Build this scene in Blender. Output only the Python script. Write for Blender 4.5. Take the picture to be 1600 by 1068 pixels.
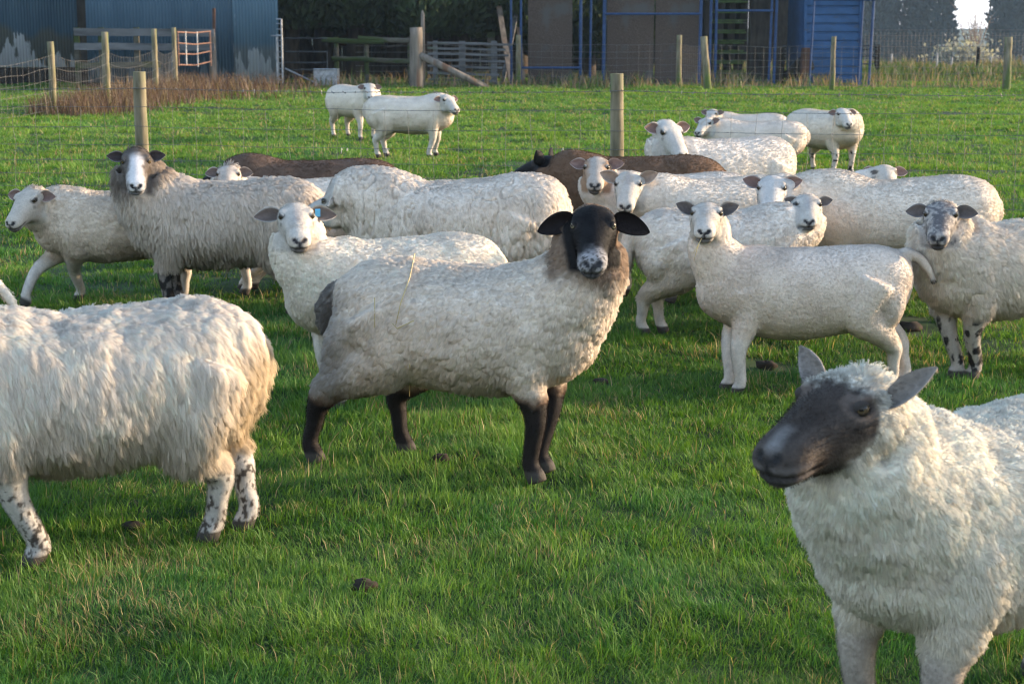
import os, bpy, bmesh, math, random, numpy as np
from mathutils import Vector, Matrix, kdtree
rng = np.random.default_rng(7); random.seed(7)
scn = bpy.context.scene
for o in list(bpy.data.objects): bpy.data.objects.remove(o)
R = math.radians
# ------------------------------------------------------------------ camera, sky, sun, exposure
F, YH, H = 2667., 35., 1.53                       # focal length in pixels of a 1600 wide frame, horizon row, eye height
PITCH = math.atan((534 - YH) / F)
cam = bpy.data.objects.new('camera', bpy.data.cameras.new('camera')); scn.collection.objects.link(cam)
cam.location = (0, 0, H); cam.rotation_euler = (math.pi/2 - PITCH, 0, 0)
cam.data.sensor_width = 36; cam.data.lens = 36*F/1600; cam.data.clip_end = 5000; cam.data.clip_start = .05
cam.data.dof.use_dof = True; cam.data.dof.focus_distance = 5.9; cam.data.dof.aperture_fstop = 9
scn.camera = cam
SUN_AZ, SUN_EL = R(14), R(12)                     # sun stands to the right (+X), a little behind the flock
w = bpy.data.worlds.new('World'); scn.world = w; w.use_nodes = True
nt = w.node_tree; bg = nt.nodes['Background']; sky = nt.nodes.new('ShaderNodeTexSky')
sky.sky_type = 'NISHITA'; sky.sun_disc = False; sky.sun_elevation = SUN_EL; sky.sun_rotation = math.pi/2 - SUN_AZ
sky.air_density = 1.0; sky.dust_density = 1.0; sky.ozone_density = 1.0
geo = nt.nodes.new('ShaderNodeNewGeometry'); sep = nt.nodes.new('ShaderNodeSeparateXYZ'); nt.links.new(geo.outputs['Incoming'], sep.inputs[0])
mr = nt.nodes.new('ShaderNodeMapRange'); nt.links.new(sep.outputs[2], mr.inputs[0])        # pale haze bank that lies on the horizon
mr.inputs[1].default_value = -.42; mr.inputs[2].default_value = .0; mr.inputs[3].default_value = 0; mr.inputs[4].default_value = .85; mr.interpolation_type = 'SMOOTHSTEP'
mxs = nt.nodes.new('ShaderNodeMixRGB'); nt.links.new(mr.outputs[0], mxs.inputs[0]); nt.links.new(sky.outputs[0], mxs.inputs[1]); mxs.inputs[2].default_value = (2.9, 2.95, 3.25, 1)
nt.links.new(mxs.outputs[0], bg.inputs[0]); bg.inputs[1].default_value = 0.15
sl = bpy.data.lights.new('sun', 'SUN'); sl.energy = 2.7; sl.angle = R(1.5); sl.color = (1, .76, .50)
sun = bpy.data.objects.new('sun', sl); scn.collection.objects.link(sun)
sdir = Vector((math.cos(SUN_EL)*math.cos(SUN_AZ), math.cos(SUN_EL)*math.sin(SUN_AZ), math.sin(SUN_EL)))
sun.rotation_euler = sdir.to_track_quat('Z', 'Y').to_euler(); sun.location = sdir*60
scn.view_settings.view_transform = 'Standard'; scn.view_settings.look = 'None'
scn.view_settings.exposure = 2.05; scn.view_settings.gamma = 1.0
scn.render.engine = 'CYCLES'; scn.cycles.max_bounces = 8; scn.cycles.diffuse_bounces = 5; scn.cycles.transmission_bounces = 5
scn.cycles.transparent_max_bounces = 4; scn.cycles.volume_bounces = 0; scn.cycles.use_denoising = True; scn.cycles.denoising_prefilter = 'ACCURATE'; scn.cycles.pixel_filter_type = 'BLACKMAN_HARRIS'; scn.cycles.filter_width = 1.1
scn.cycles.caustics_reflective = False; scn.cycles.caustics_refractive = False
try:
    scn.cycles_curves.shape = 'RIBBONS'; scn.cycles_curves.subdivisions = 2
except Exception: pass

fwv = np.array([0, math.cos(PITCH), -math.sin(PITCH)]); upv = np.array([0, math.sin(PITCH), math.cos(PITCH)])
CAM = np.array([0, 0, H])
def ray(u, v): return fwv + np.array([1., 0, 0])*((u-800)/F) + upv*((534-v)/F)
def gnd(u, v, z=0.): d = ray(u, v); return CAM + d*((z-H)/d[2])
def pt(u, v, y): d = ray(u, v); return CAM + d*(y/d[1])
def proj(q):
    q = np.asarray(q, float) - CAM; z = q @ fwv; return (800+F*q[0]/z, 534-F*(q@upv)/z)
def unit(a): a = np.asarray(a, float); return a/(np.linalg.norm(a, axis=-1, keepdims=True)+1e-12)
def smooth(a, b, x): t = np.clip((np.asarray(x, float)-a)/(b-a), 0, 1); return t*t*(3-2*t)
def vn(p, seed=0):                                # value noise, vectorised, 0..1
    p = np.asarray(p, float); i = np.floor(p).astype(np.int64); f = p-i; f = f*f*(3-2*f)
    def h(a, b, c):
        n = (a*374761393 + b*668265263 + c*2147483647*3 + seed*974711) & 0x7fffffff
        n = ((n ^ (n >> 13))*1274126177) & 0x7fffffff
        n = ((n ^ (n >> 15))*668265263) & 0x7fffffff
        return (n & 0xffff)/65535.
    r = 0
    for a in (0, 1):
        for b in (0, 1):
            for c in (0, 1):
                wgt = (f[..., 0] if a else 1-f[..., 0])*(f[..., 1] if b else 1-f[..., 1])*(f[..., 2] if c else 1-f[..., 2])
                r = r + wgt*h(i[..., 0]+a, i[..., 1]+b, i[..., 2]+c)
    return r
def fbm(p, seed=0, o=3):
    p = np.asarray(p, float); r = 0; a = .5; t = 0
    for k in range(o): r = r + a*vn(p*2**k, seed+k); t += a; a *= .5
    return r/t
def gz(x, y):                                     # terrain height
    x = np.asarray(x, float); y = np.asarray(y, float); q = np.stack([x, y, x*0+.5], -1)
    b = (vn(q*.55, 3)-.5)*.09 + (vn(q*1.9, 4)-.5)*.05 + (vn(q*5.5, 5)-.5)*.03
    return b*smooth(62, 48, y) - 7.5*smooth(55, 230, y)
def gp(u, v): g = gnd(u, v); return np.array([g[0], g[1], float(gz(g[0], g[1]))])

# ------------------------------------------------------------------ object helpers
def link(o, parent=None):
    scn.collection.objects.link(o)
    if parent is not None: o.parent = parent
    return o
def tag(o, label=None, cat=None, group=None, kind=None):
    if label: o['label'] = label
    if cat: o['category'] = cat
    if group: o['group'] = group
    if kind: o['kind'] = kind
    return o
def thing(name, loc, label, cat, group=None):
    o = bpy.data.objects.new(name, None); o.location = loc; link(o); o.empty_display_size = .1
    return tag(o, label, cat, group)
def mesh(name, V, faces, mats=None, parent=None, col=None, shade=True, mi=None, loc=None):
    """faces: one (n,k) array or a list of them"""
    if isinstance(faces, np.ndarray): faces = [faces]
    V = np.asarray(V, np.float32)
    if loc is not None: V = V - np.asarray(loc, np.float32)
    me = bpy.data.meshes.new(name); me.vertices.add(len(V)); me.vertices.foreach_set('co', V.ravel())
    idx = np.concatenate([f.ravel() for f in faces]).astype(np.int32)
    tot = np.concatenate([np.full(len(f), f.shape[1]) for f in faces]).astype(np.int32)
    st = np.concatenate([[0], np.cumsum(tot)[:-1]]).astype(np.int32)
    me.loops.add(len(idx)); me.loops.foreach_set('vertex_index', idx)
    me.polygons.add(len(tot)); me.polygons.foreach_set('loop_start', st)
    me.polygons.foreach_set('use_smooth', np.full(len(tot), shade))
    if mi is not None: me.polygons.foreach_set('material_index', np.asarray(mi, np.int32))
    if col is not None:
        a = me.attributes.new('col', 'FLOAT_COLOR', 'POINT')
        c = np.ones((len(V), 4), np.float32); c[:, :3] = col; a.data.foreach_set('color', c.ravel())
    me.update(calc_edges=True); me.validate()
    for m in (mats if isinstance(mats, (list, tuple)) else [mats]):
        if m: me.materials.append(m)
    o = bpy.data.objects.new(name, me); link(o, parent)
    if loc is not None: o.location = loc
    return o
class MB:
    """collects boxes, bars and tubes; build() links them as ONE mesh object"""
    def __init__(s): s.V = []; s.Q = []; s.T = []; s.n = 0
    def add(s, V, Q=None, T=None):
        V = np.asarray(V, float).reshape(-1, 3)
        if Q is not None and len(Q): s.Q.append(np.asarray(Q)+s.n)
        if T is not None and len(T): s.T.append(np.asarray(T)+s.n)
        s.V.append(V); s.n += len(V); return s
    def box(s, c, size, M=None, taper=1.):
        k = np.array([[x, y, z] for z in (-.5, .5) for y in (-.5, .5) for x in (-.5, .5)])*np.asarray(size)
        k[4:, :2] *= taper
        if M is not None: k = k @ np.asarray(M).T
        return s.add(k+np.asarray(c), [[0, 2, 3, 1], [4, 5, 7, 6], [0, 1, 5, 4], [2, 6, 7, 3], [1, 3, 7, 5], [0, 4, 6, 2]])
    def beam(s, p, q, w, h, upd=(0, 0, 1), jit=0.):
        p = np.asarray(p, float); q = np.asarray(q, float); d = unit(q-p); L = np.linalg.norm(q-p)
        r = np.cross(d, upd)
        if np.linalg.norm(r) < 1e-4: r = np.cross(d, (0, 1, 0))
        r = unit(r); u = np.cross(r, d); n = max(1, int(L/.4)) if jit else 1
        V = []; Q = []
        for i in range(n+1):
            c = p+(q-p)*i/n + (r*random.uniform(-1, 1)+u*random.uniform(-1, 1))*jit*(0 < i < n)
            V += [c-r*w/2-u*h/2, c+r*w/2-u*h/2, c+r*w/2+u*h/2, c-r*w/2+u*h/2]
            if i: a = 4*(i-1); Q += [[a+k, a+(k+1) % 4, a+4+(k+1) % 4, a+4+k] for k in range(4)]
        Q += [[3, 2, 1, 0], [4*n, 4*n+1, 4*n+2, 4*n+3]]
        return s.add(V, Q)
    def tube(s, P, rad, n=8, cap=True, jit=0.):
        P = np.asarray(P, float); m = len(P); rad = np.broadcast_to(np.asarray(rad, float), (m,))
        t = unit(np.gradient(P, axis=0)) if m > 2 else np.repeat(unit(P[1:]-P[:1]), 2, 0)
        ref = np.array([0, 0, 1.]) if abs(t[0][2]) < .9 else np.array([1., 0, 0])
        a = unit(np.cross(t, ref)); b = np.cross(t, a); th = np.arange(n)*2*math.pi/n
        rr = rad[:, None]*(1+jit*rng.uniform(-1, 1, (m, n)))
        V = P[:, None]+rr[..., None]*(np.cos(th)[None, :, None]*a[:, None]+np.sin(th)[None, :, None]*b[:, None])
        i, k = np.meshgrid(np.arange(m-1), np.arange(n), indexing='ij'); k2 = (k+1) % n
        Q = np.stack([i*n+k, i*n+k2, (i+1)*n+k2, (i+1)*n+k], -1).reshape(-1, 4)
        V = V.reshape(-1, 3); T = None
        if cap:
            V = np.concatenate([V, P[:1], P[-1:]]); kk = np.arange(n)
            T = np.concatenate([np.stack([np.full(n, m*n), (kk+1) % n, kk], -1), np.stack([np.full(n, m*n+1), (m-1)*n+kk, (m-1)*n+(kk+1) % n], -1)])
        return s.add(V, Q, T)
    def build(s, name, mat, parent=None, shade=False, loc=None, label=None):
        o = mesh(name, np.concatenate(s.V), ([np.concatenate(s.Q)] if s.Q else [])+([np.concatenate(s.T)] if s.T else []), mat, parent, shade=shade, loc=loc)
        if parent is not None and loc is None: o.matrix_parent_inverse = parent.matrix_basis.inverted()
        if label: o['label'] = label
        return o

# ------------------------------------------------------------------ materials
def newmat(name):
    m = bpy.data.materials.new(name); m.use_nodes = True; n = m.node_tree; b = n.nodes['Principled BSDF']
    return m, n, b
def noisy(name, c1, c2, scale=4., rough=.85, stretch=(1, 1, 1), c3=None, s3=1.2, t3=.55, bump=.3, metal=0., spec=.25, det=6):
    """two colours mottled by noise, plus patches of a third (moss, rust, peeled paint)"""
    m, n, b = newmat(name); L = n.links.new
    tc = n.nodes.new('ShaderNodeTexCoord'); mp = n.nodes.new('ShaderNodeMapping'); mp.inputs['Scale'].default_value = stretch
    L(tc.outputs['Object'], mp.inputs[0]); no = n.nodes.new('ShaderNodeTexNoise'); no.inputs['Scale'].default_value = scale; no.inputs['Detail'].default_value = det
    L(mp.outputs[0], no.inputs['Vector']); cr = n.nodes.new('ShaderNodeValToRGB'); L(no.outputs[0], cr.inputs[0])
    cr.color_ramp.elements[0].position = .32; cr.color_ramp.elements[1].position = .7
    cr.color_ramp.elements[0].color = (*c1, 1); cr.color_ramp.elements[1].color = (*c2, 1); out = cr.outputs[0]
    if c3 is not None:
        n2 = n.nodes.new('ShaderNodeTexNoise'); n2.inputs['Scale'].default_value = s3; n2.inputs['Detail'].default_value = 5; L(mp.outputs[0], n2.inputs['Vector'])
        r2 = n.nodes.new('ShaderNodeValToRGB'); r2.color_ramp.elements[0].position = t3; r2.color_ramp.elements[1].position = t3+.08; L(n2.outputs[0], r2.inputs[0])
        mx = n.nodes.new('ShaderNodeMixRGB'); L(r2.outputs[0], mx.inputs[0]); L(out, mx.inputs[1]); mx.inputs[2].default_value = (*c3, 1); out = mx.outputs[0]
    L(out, b.inputs['Base Color']); b.inputs['Roughness'].default_value = rough; b.inputs['Metallic'].default_value = metal
    b.inputs['Specular IOR Level'].default_value = spec
    if bump:
        bp = n.nodes.new('ShaderNodeBump'); bp.inputs['Strength'].default_value = bump; bp.inputs['Distance'].default_value = .01
        L(no.outputs[0], bp.inputs['Height']); L(bp.outputs[0], b.inputs['Normal'])
    return m
def leafmat(name, trans=.35, rough=.6, tcol=(1.15, 1.1, .55)):
    m = bpy.data.materials.new(name); m.use_nodes = True; n = m.node_tree; n.nodes.remove(n.nodes['Principled BSDF']); L = n.links.new
    at = n.nodes.new('ShaderNodeAttribute'); at.attribute_name = 'col'
    d = n.nodes.new('ShaderNodeBsdfDiffuse'); t = n.nodes.new('ShaderNodeBsdfTranslucent'); g = n.nodes.new('ShaderNodeBsdfGlossy'); g.inputs['Roughness'].default_value = rough
    mu = n.nodes.new('ShaderNodeMixRGB'); mu.blend_type = 'MULTIPLY'; mu.inputs[0].default_value = 1; mu.inputs[2].default_value = (*tcol, 1)
    L(at.outputs['Color'], d.inputs[0]); L(at.outputs['Color'], mu.inputs[1]); L(mu.outputs[0], t.inputs[0])
    a = n.nodes.new('ShaderNodeMixShader'); a.inputs[0].default_value = trans; L(d.outputs[0], a.inputs[1]); L(t.outputs[0], a.inputs[2])
    b = n.nodes.new('ShaderNodeMixShader'); b.inputs[0].default_value = .03; L(a.outputs[0], b.inputs[1]); L(g.outputs[0], b.inputs[2])
    L(b.outputs[0], n.nodes['Material Output'].inputs[0]); return m
def woolmat():
    m = bpy.data.materials.new('wool_fibre'); m.use_nodes = True; n = m.node_tree; n.nodes.remove(n.nodes['Principled BSDF']); L = n.links.new
    at = n.nodes.new('ShaderNodeAttribute'); at.attribute_name = 'col'
    an = n.nodes.new('ShaderNodeAttribute'); an.attribute_name = 'nrm'
    vt = n.nodes.new('ShaderNodeVectorTransform'); vt.vector_type = 'NORMAL'; vt.convert_from = 'OBJECT'; vt.convert_to = 'WORLD'
    L(an.outputs['Vector'], vt.inputs[0])
    ge = n.nodes.new('ShaderNodeNewGeometry'); mixn = n.nodes.new('ShaderNodeMix'); mixn.data_type = 'VECTOR'; mixn.inputs[0].default_value = .93
    L(ge.outputs['Normal'], mixn.inputs[4]); L(vt.outputs[0], mixn.inputs[5])
    nn = n.nodes.new('ShaderNodeVectorMath'); nn.operation = 'NORMALIZE'; L(mixn.outputs[1], nn.inputs[0])
    d = n.nodes.new('ShaderNodeBsdfDiffuse'); L(at.outputs['Color'], d.inputs[0]); L(nn.outputs[0], d.inputs['Normal'])
    t = n.nodes.new('ShaderNodeBsdfTranslucent'); L(at.outputs['Color'], t.inputs[0]); L(nn.outputs[0], t.inputs['Normal'])
    a = n.nodes.new('ShaderNodeMixShader'); a.inputs[0].default_value = .10; L(d.outputs[0], a.inputs[1]); L(t.outputs[0], a.inputs[2])
    L(a.outputs[0], n.nodes['Material Output'].inputs[0]); return m
def skinmat():
    m, n, b = newmat('sheep_hide'); L = n.links.new
    at = n.nodes.new('ShaderNodeAttribute'); at.attribute_name = 'col'
    tc = n.nodes.new('ShaderNodeTexCoord'); no = n.nodes.new('ShaderNodeTexNoise'); no.inputs['Scale'].default_value = 120; no.inputs['Detail'].default_value = 3
    L(tc.outputs['Object'], no.inputs['Vector'])
    hs = n.nodes.new('ShaderNodeMath'); hs.operation = 'MULTIPLY_ADD'; hs.inputs[1].default_value = .5; hs.inputs[2].default_value = .75; L(no.outputs[0], hs.inputs[0])
    vm = n.nodes.new('ShaderNodeVectorMath'); vm.operation = 'SCALE'; L(at.outputs['Color'], vm.inputs[0]); L(hs.outputs[0], vm.inputs['Scale'])
    L(vm.outputs[0], b.inputs['Base Color']); b.inputs['Roughness'].default_value = .75; b.inputs['Specular IOR Level'].default_value = .2
    bp = n.nodes.new('ShaderNodeBump'); bp.inputs['Strength'].default_value = .35; bp.inputs['Distance'].default_value = .004; L(no.outputs[0], bp.inputs['Height']); L(bp.outputs[0], b.inputs['Normal'])
    return m
WOOL = woolmat(); HIDE = skinmat(); GRASS = leafmat('grass_blade', .38)
def eyemat():
    m, n, b = newmat('eyeball'); at = n.nodes.new('ShaderNodeAttribute'); at.attribute_name = 'col'
    n.links.new(at.outputs['Color'], b.inputs['Base Color']); b.inputs['Roughness'].default_value = .18; b.inputs['Specular IOR Level'].default_value = .4; return m
EYE = eyemat()
TAGM, _, _b = newmat('ear_tag_plastic'); _b.inputs['Base Color'].default_value = (.10, .42, .75, 1); _b.inputs['Roughness'].default_value = .4

# ------------------------------------------------------------------ sheep
def crom(T, k):
    T = np.asarray(T, float); m = len(T); out = []
    for i in range(m-1):
        p0, p1, p2, p3 = T[max(i-1, 0)], T[i], T[i+1], T[min(i+2, m-1)]
        for j in range(k):
            t = j/k; out.append(.5*((2*p1)+(p2-p0)*t+(2*p0-5*p1+4*p2-p3)*t*t+(3*p1-p0-3*p2+p3)*t**3))
    out.append(T[-1]); return np.array(out)
def loft(mb, C, A, U, D, n=22, e=1.):
    """rings round centres C: half-width vector A, upward half U, downward half D"""
    m = len(C); th = np.arange(n)*2*math.pi/n; cs, sn = np.cos(th), np.sin(th)
    cs = np.sign(cs)*np.abs(cs)**e; sn = np.sign(sn)*np.abs(sn)**e
    V = C[:, None]+A[:, None]*cs[None, :, None]+np.where(sn[None, :, None] > 0, U[:, None], D[:, None])*sn[None, :, None]
    i, k = np.meshgrid(np.arange(m-1), np.arange(n), indexing='ij'); k2 = (k+1) % n
    Q = np.stack([i*n+k, i*n+k2, (i+1)*n+k2, (i+1)*n+k], -1).reshape(-1, 4)
    V = np.concatenate([V.reshape(-1, 3), C[:1], C[-1:]]); kk = np.arange(n)
    T = np.concatenate([np.stack([np.full(n, m*n), (kk+1) % n, kk], -1), np.stack([np.full(n, m*n+1), (m-1)*n+kk, (m-1)*n+(kk+1) % n], -1)])
    mb.add(V, Q, T)
def ellipsoid(mb, c, r, M=np.eye(3)):
    t = np.linspace(-math.pi/2, math.pi/2, 11)[1:-1]; z = np.sin(t); q = np.cos(t)
    C = np.asarray(c)+np.outer(z*r[0], M[:, 0])
    loft(mb, C, np.outer(q*r[1], M[:, 1]), np.outer(q*r[2], M[:, 2]), np.outer(q*r[2], M[:, 2]), 14)
def limb(mb, P, rad, k=5, n=14, flat=None):
    T = crom(np.c_[P, rad], k); C = T[:, :3]; t = unit(np.gradient(C, axis=0)); ref = np.array([0, 1., 0]) if abs(t[0][1]) < .9 else np.array([0, 0, 1.])
    a = unit(ref-t*(t@ref)[:, None]); b = np.cross(t, a); r = T[:, 3:4]
    f = np.ones_like(r) if flat is None else flat
    loft(mb, C, a*r*f, b*r, b*r, n)
HEADT = [(-.118, -.012, .03, .03, .035), (-.10, -.008, .058, .052, .07), (-.06, -.002, .074, .066, .095), (-.02, 0, .076, .066, .105), (.02, 0, .071, .060, .102), (.055, 0, .060, .054, .09), (.09, -.002, .052, .048, .075),
         (.12, -.006, .049, .044, .064), (.15, -.010, .050, .039, .056), (.172, -.013, .047, .034, .052), (.187, -.015, .041, .026, .044), (.196, -.017, .029, .016, .032), (.200, -.018, .012, .006, .014)]
HT_ = np.array(HEADT)
HT_LOW = lambda x: np.interp(x, HT_[:, 0], HT_[:, 1]-HT_[:, 4]-.006)
TORSO = [(-.565, .585, .05, .05, .07), (-.545, .575, .11, .095, .14), (-.47, .565, .185, .155, .21), (-.34, .545, .222, .195, .22), (-.16, .525, .245, .205, .225), (.04, .52, .25, .205, .235),
         (.2, .53, .225, .205, .235), (.32, .545, .195, .185, .215), (.42, .545, .145, .145, .175), (.475, .53, .085, .09, .11), (.495, .525, .04, .04, .05)]
NOSE = {}
def make_sheep(p):
    s = p.get('s', 1.); lod = p.get('lod', 1); hd = R(p['hd']); g = gp(*p['c']); seed = p['seed']
    if 'dx' in p: g = g+np.array([*p['dx'], 0])
    g[2] = float(gz(g[0], g[1]))
    Rz = np.array([[math.cos(hd), -math.sin(hd), 0], [math.sin(hd), math.cos(hd), 0], [0, 0, 1]])
    loc = lambda q: (np.asarray(q)-g) @ Rz/s                          # world -> sheep
    fat, ls, zs = p.get('fat', 1.), p.get('ls', 1.), p.get('zs', 1.)
    mb = MB()
    T = crom(TORSO, 4); T[:, 0] *= ls; T[:, 2] *= fat; bel = p.get('belly', 1.)
    T[:, 4] *= 1+(bel-1)*smooth(.55, 0, np.abs(T[:, 0]+.05)); n = len(T); e2, e3 = np.array([0, 1., 0]), np.array([0, 0, 1.])
    zsh = p.get('dz', 0.)
    loft(mb, np.c_[T[:, 0], T[:, 0]*0, T[:, 1]+zsh+p.get('tilt', 0)*T[:, 0]], np.outer(T[:, 2], e2), np.outer(T[:, 3], e3), np.outer(T[:, 4], e3), 30, .92)
    # head frame
    B = np.array([.34*ls, 0, .60+zsh]); Bw = g+Rz@(B*s)
    u, v = p['head']; dep = (Bw-CAM)@fwv-p.get('hdep', .12)
    hw = CAM+ray(u, v)*dep; hs = p.get('hs', 1.)
    tc = unit(np.array([-hw[0], -hw[1], 0])); rv = np.cross(tc, [0, 0, 1.]); rv = -rv if rv[0] < 0 else rv
    ya, pi_, ro = R(p['hy']), R(p['hp']), R(p.get('hr', 0))
    fh = tc*math.cos(ya)+rv*math.sin(ya); fd = fh*math.cos(pi_)-e3*math.sin(pi_); ud = e3*math.cos(pi_)+fh*math.sin(pi_); lf = np.cross(ud, fd)
    ud, lf = ud*math.cos(ro)+lf*math.sin(ro), lf*math.cos(ro)-ud*math.sin(ro)
    Hm = Rz.T@np.stack([fd, lf, ud], 1); Ho = loc(hw); hk = hs/1.0
    hl = lambda q: (np.asarray(q)-Ho)@Hm/hk
    TH = crom(HEADT, 3)*hk; rm = p.get('roman', 0.)
    zc = TH[:, 1]+rm*.02*smooth(-.05, .08, TH[:, 0]/hk)*smooth(.2, .1, TH[:, 0]/hk)
    Chead = Ho+np.outer(TH[:, 0], Hm[:, 0])+np.outer(zc, Hm[:, 2])
    loft(mb, Chead, np.outer(TH[:, 2]*p.get('hwid', 1.04), Hm[:, 1]), np.outer(TH[:, 3], Hm[:, 2]), np.outer(TH[:, 4], Hm[:, 2]), 22, .95)
    ho = lambda x, y, z: Ho+Hm@(np.array([x, y, z])*hk)
    for sy in (-1, 1):
        ellipsoid(mb, ho(.0, sy*.040, -.062), np.array([.062, .034, .044])*hk, Hm)
        ellipsoid(mb, ho(-.006, sy*.056*(p.get('hwid', 1.04)/1.04), .047), np.array([.03, .02, .012])*hk, Hm)
        ellipsoid(mb, ho(.168, sy*.021, .002), np.array([.022, .017, .018])*hk, Hm)
    ellipsoid(mb, ho(.162, 0, -.054), np.array([.032, .030, .016])*hk, Hm)
    # neck
    NE = ho(-.055, 0, -.03); N0 = np.array([.20*ls, 0, .55+zsh]); nk = p.get('neck', 1.)
    lift = p.get('nl', .02); mid = B*.45+NE*.55+np.array([.03, 0, -lift]); m2 = B*.15+NE*.85
    limb(mb, np.array([N0, B, mid, m2, NE]), np.array([.2, .178*nk, .135*nk, .108*nk, .088]), 5, 20)
    nlen = np.linalg.norm(NE-B)
    # legs
    near = 1 if (Rz[:, 1]@np.array([0, -1, 0])) > 0 else -1
    ft = p.get('feet', {}); legs = []; lw = p.get('lw', 1.)
    for key, fx, sy in (('fn', .29, near), ('ff', .27, -near), ('hn', -.40, near), ('hf', -.38, -near)):
        z0 = 0.
        if key in ft:
            f_ = ft[key]
            if len(f_) == 3: q = loc(gnd(f_[0], f_[1], f_[2])); z0 = f_[2]/s
            else: q = loc(gnd(*f_))
        else: q = np.array([fx*ls, sy*.115*fat, 0])
        x, y = q[0], q[1]; fwd = 1.
        if key[0] == 'f':
            P = [(.27*ls, sy*.10*fat, .52+zsh), (.26*ls, sy*.12*fat, .39+zsh*.8), (.55*x+.45*.29*ls+.012+(.02 if z0 else 0), .6*y+.4*sy*.12, .235+z0*.75), (x-.006-(.0 if z0 else 0), y, .075+z0), (x+.012-(.02 if z0 else 0), y, .03+z0), (x+.022, y, .002+z0*.9)]
            rd = [.12, .080*lw, .042*lw, .031*lw, .035, .038]
        else:
            P = [(-.34*ls, sy*.11*fat, .56+zsh), (-.29*ls, sy*.135*fat, .41+zsh*.8), (x+.06+.22*max(0, -.40-x), .3*y+.7*sy*.13, .305), (x-.022-.22*(x+.38*ls), .7*y+.3*sy*.13, .222), (x-.016-.12*(x+.38*ls), .85*y+.15*sy*.13, .15), (x-.008, y, .078), (x+.012, y, .03), (x+.022, y, .002)]
            rd = [.15, .115*lw, .070*lw, .045*lw, .033*lw, .031*lw, .036, .038]
        limb(mb, np.array(P), np.array(rd), 5, 14); legs.append(np.array(P))
        if key[0] == 'h':                                             # back of the thigh, so that the leg leaves the body as a wedge
            K_ = np.array(P[2]); limb(mb, np.array([(-.42*ls, sy*.10*fat, .52+zsh), (-.42*ls*.5+K_[0]*.5-.02, sy*.125*fat, .44+zsh*.5), K_+[-.005, 0, .035]]), np.array([.11, .085, .05])*(lw if lw < 1 else 1), 5, 12)
    # tail
    tl = p.get('tail', 'dock'); ty = p.get('taily', 0)
    if tl == 'dock': tp = [(-.52, 0, .62), (-.56, 0, .60), (-.575, 0, .54), (-.575, 0, .47)]; tr = [.05, .04, .03, .014]
    elif tl == 'stub': tp = [(-.48, 0, .63), (-.585, 0, .60), (-.635, 0, .535), (-.645, 0, .45)]; tr = [.05, .05, .046, .026]
    elif tl == 'long': tp = [(-.50, 0, .63), (-.575, ty*.3, .615), (-.615, ty*.7, .54), (-.625, ty, .45), (-.61, ty, .37)]; tr = [.05, .042, .04, .036, .02]
    else: tp = [(-.49, 0, .66), (-.55, 0, .69), (-.61, 0, .665), (-.66, 0, .60), (-.69, 0, .53)]; tr = [.05, .034, .027, .023, .015]
    tp = np.array(tp, float); tp[:, 0] *= ls; tp[:, 2] += zsh
    limb(mb, tp, np.array(tr), 4, 12)
    # one continuous skin: union by voxels, then smooth
    tmp = mb.build('temporary', None); tmp.modifiers.new('r', 'REMESH').mode = 'VOXEL'
    tmp.modifiers['r'].voxel_size = {0: .0072, 1: .0095, 2: .015}[lod]
    me = tmp.evaluated_get(bpy.context.evaluated_depsgraph_get()).to_mesh()
    nv = len(me.vertices); V = np.empty(nv*3, np.float32); me.vertices.foreach_get('co', V); V = V.reshape(-1, 3).astype(float)
    ne = len(me.edges); E = np.empty(ne*2, np.int32); me.edges.foreach_get('vertices', E); E = E.reshape(-1, 2)
    nl = len(me.loops); Lp = np.empty(nl, np.int32); me.loops.foreach_get('vertex_index', Lp); nf = len(me.polygons); Fq = Lp.reshape(-1, 4) if nl == 4*nf else None
    tmp.to_mesh_clear(); md = tmp.data; bpy.data.objects.remove(tmp); bpy.data.meshes.remove(md)
    deg = np.bincount(E.ravel(), minlength=nv)[:, None]
    def lap(X):
        o = np.zeros_like(X)
        for c in range(X.shape[1]): o[:, c] = np.bincount(E[:, 0], X[E[:, 1], c], nv)+np.bincount(E[:, 1], X[E[:, 0], c], nv)
        return o/np.maximum(deg, 1)
    hx = hl(V); isH = smooth(-.13, -.05, hx[:, 0])*(np.abs(hx[:, 1]) < .13)*(np.abs(hx[:, 2]) < .16)*(hx[:, 0] < .25)
    def segd(X, P):
        d = np.full(len(X), 9.)
        for a, b in zip(P[:-1], P[1:]):
            ab = b-a; t = np.clip(((X-a)@ab)/(ab@ab+1e-9), 0, 1); d = np.minimum(d, np.linalg.norm(X-a-t[:, None]*ab, axis=1))
        return d
    for it in range({0: 24, 1: 15, 2: 6}[lod]):
        k = .5*(1-.8*isH*(it > 1))*(1-.6*(V[:, 2] < .3)*(it > 2)); V += (lap(V)-V)*k[:, None]
    def normals(X):
        a = np.cross(X[Fq[:, 2]]-X[Fq[:, 0]], X[Fq[:, 3]]-X[Fq[:, 1]]); o = np.zeros_like(X)
        for c in range(3):
            for k in range(4): o[:, c] += np.bincount(Fq[:, k], a[:, c], nv)
        return unit(o)
    N = normals(V)
    # masks
    hx = hl(V); inH = (np.abs(hx[:, 1]) < .125)*(hx[:, 2] < .13)*(hx[:, 0] < .25)*(hx[:, 0] > -.2)*smooth(-.03, .0, hx[:, 2]-HT_LOW(hx[:, 0]))*smooth(.045, .022, np.abs(hx[:, 1])-np.interp(hx[:, 0], HT_[:, 0], HT_[:, 2]))
    fx0 = p.get('fx', -.055); bx = hx[:, 0]-fx0-p.get('fslant', .75)*(np.maximum(-hx[:, 2], 0)-.3*np.maximum(hx[:, 2], 0)*(fx0 < -.03))+(fbm(V*30, seed)-.5)*.03+p.get('cheek', 0.)*np.abs(hx[:, 1])
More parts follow.
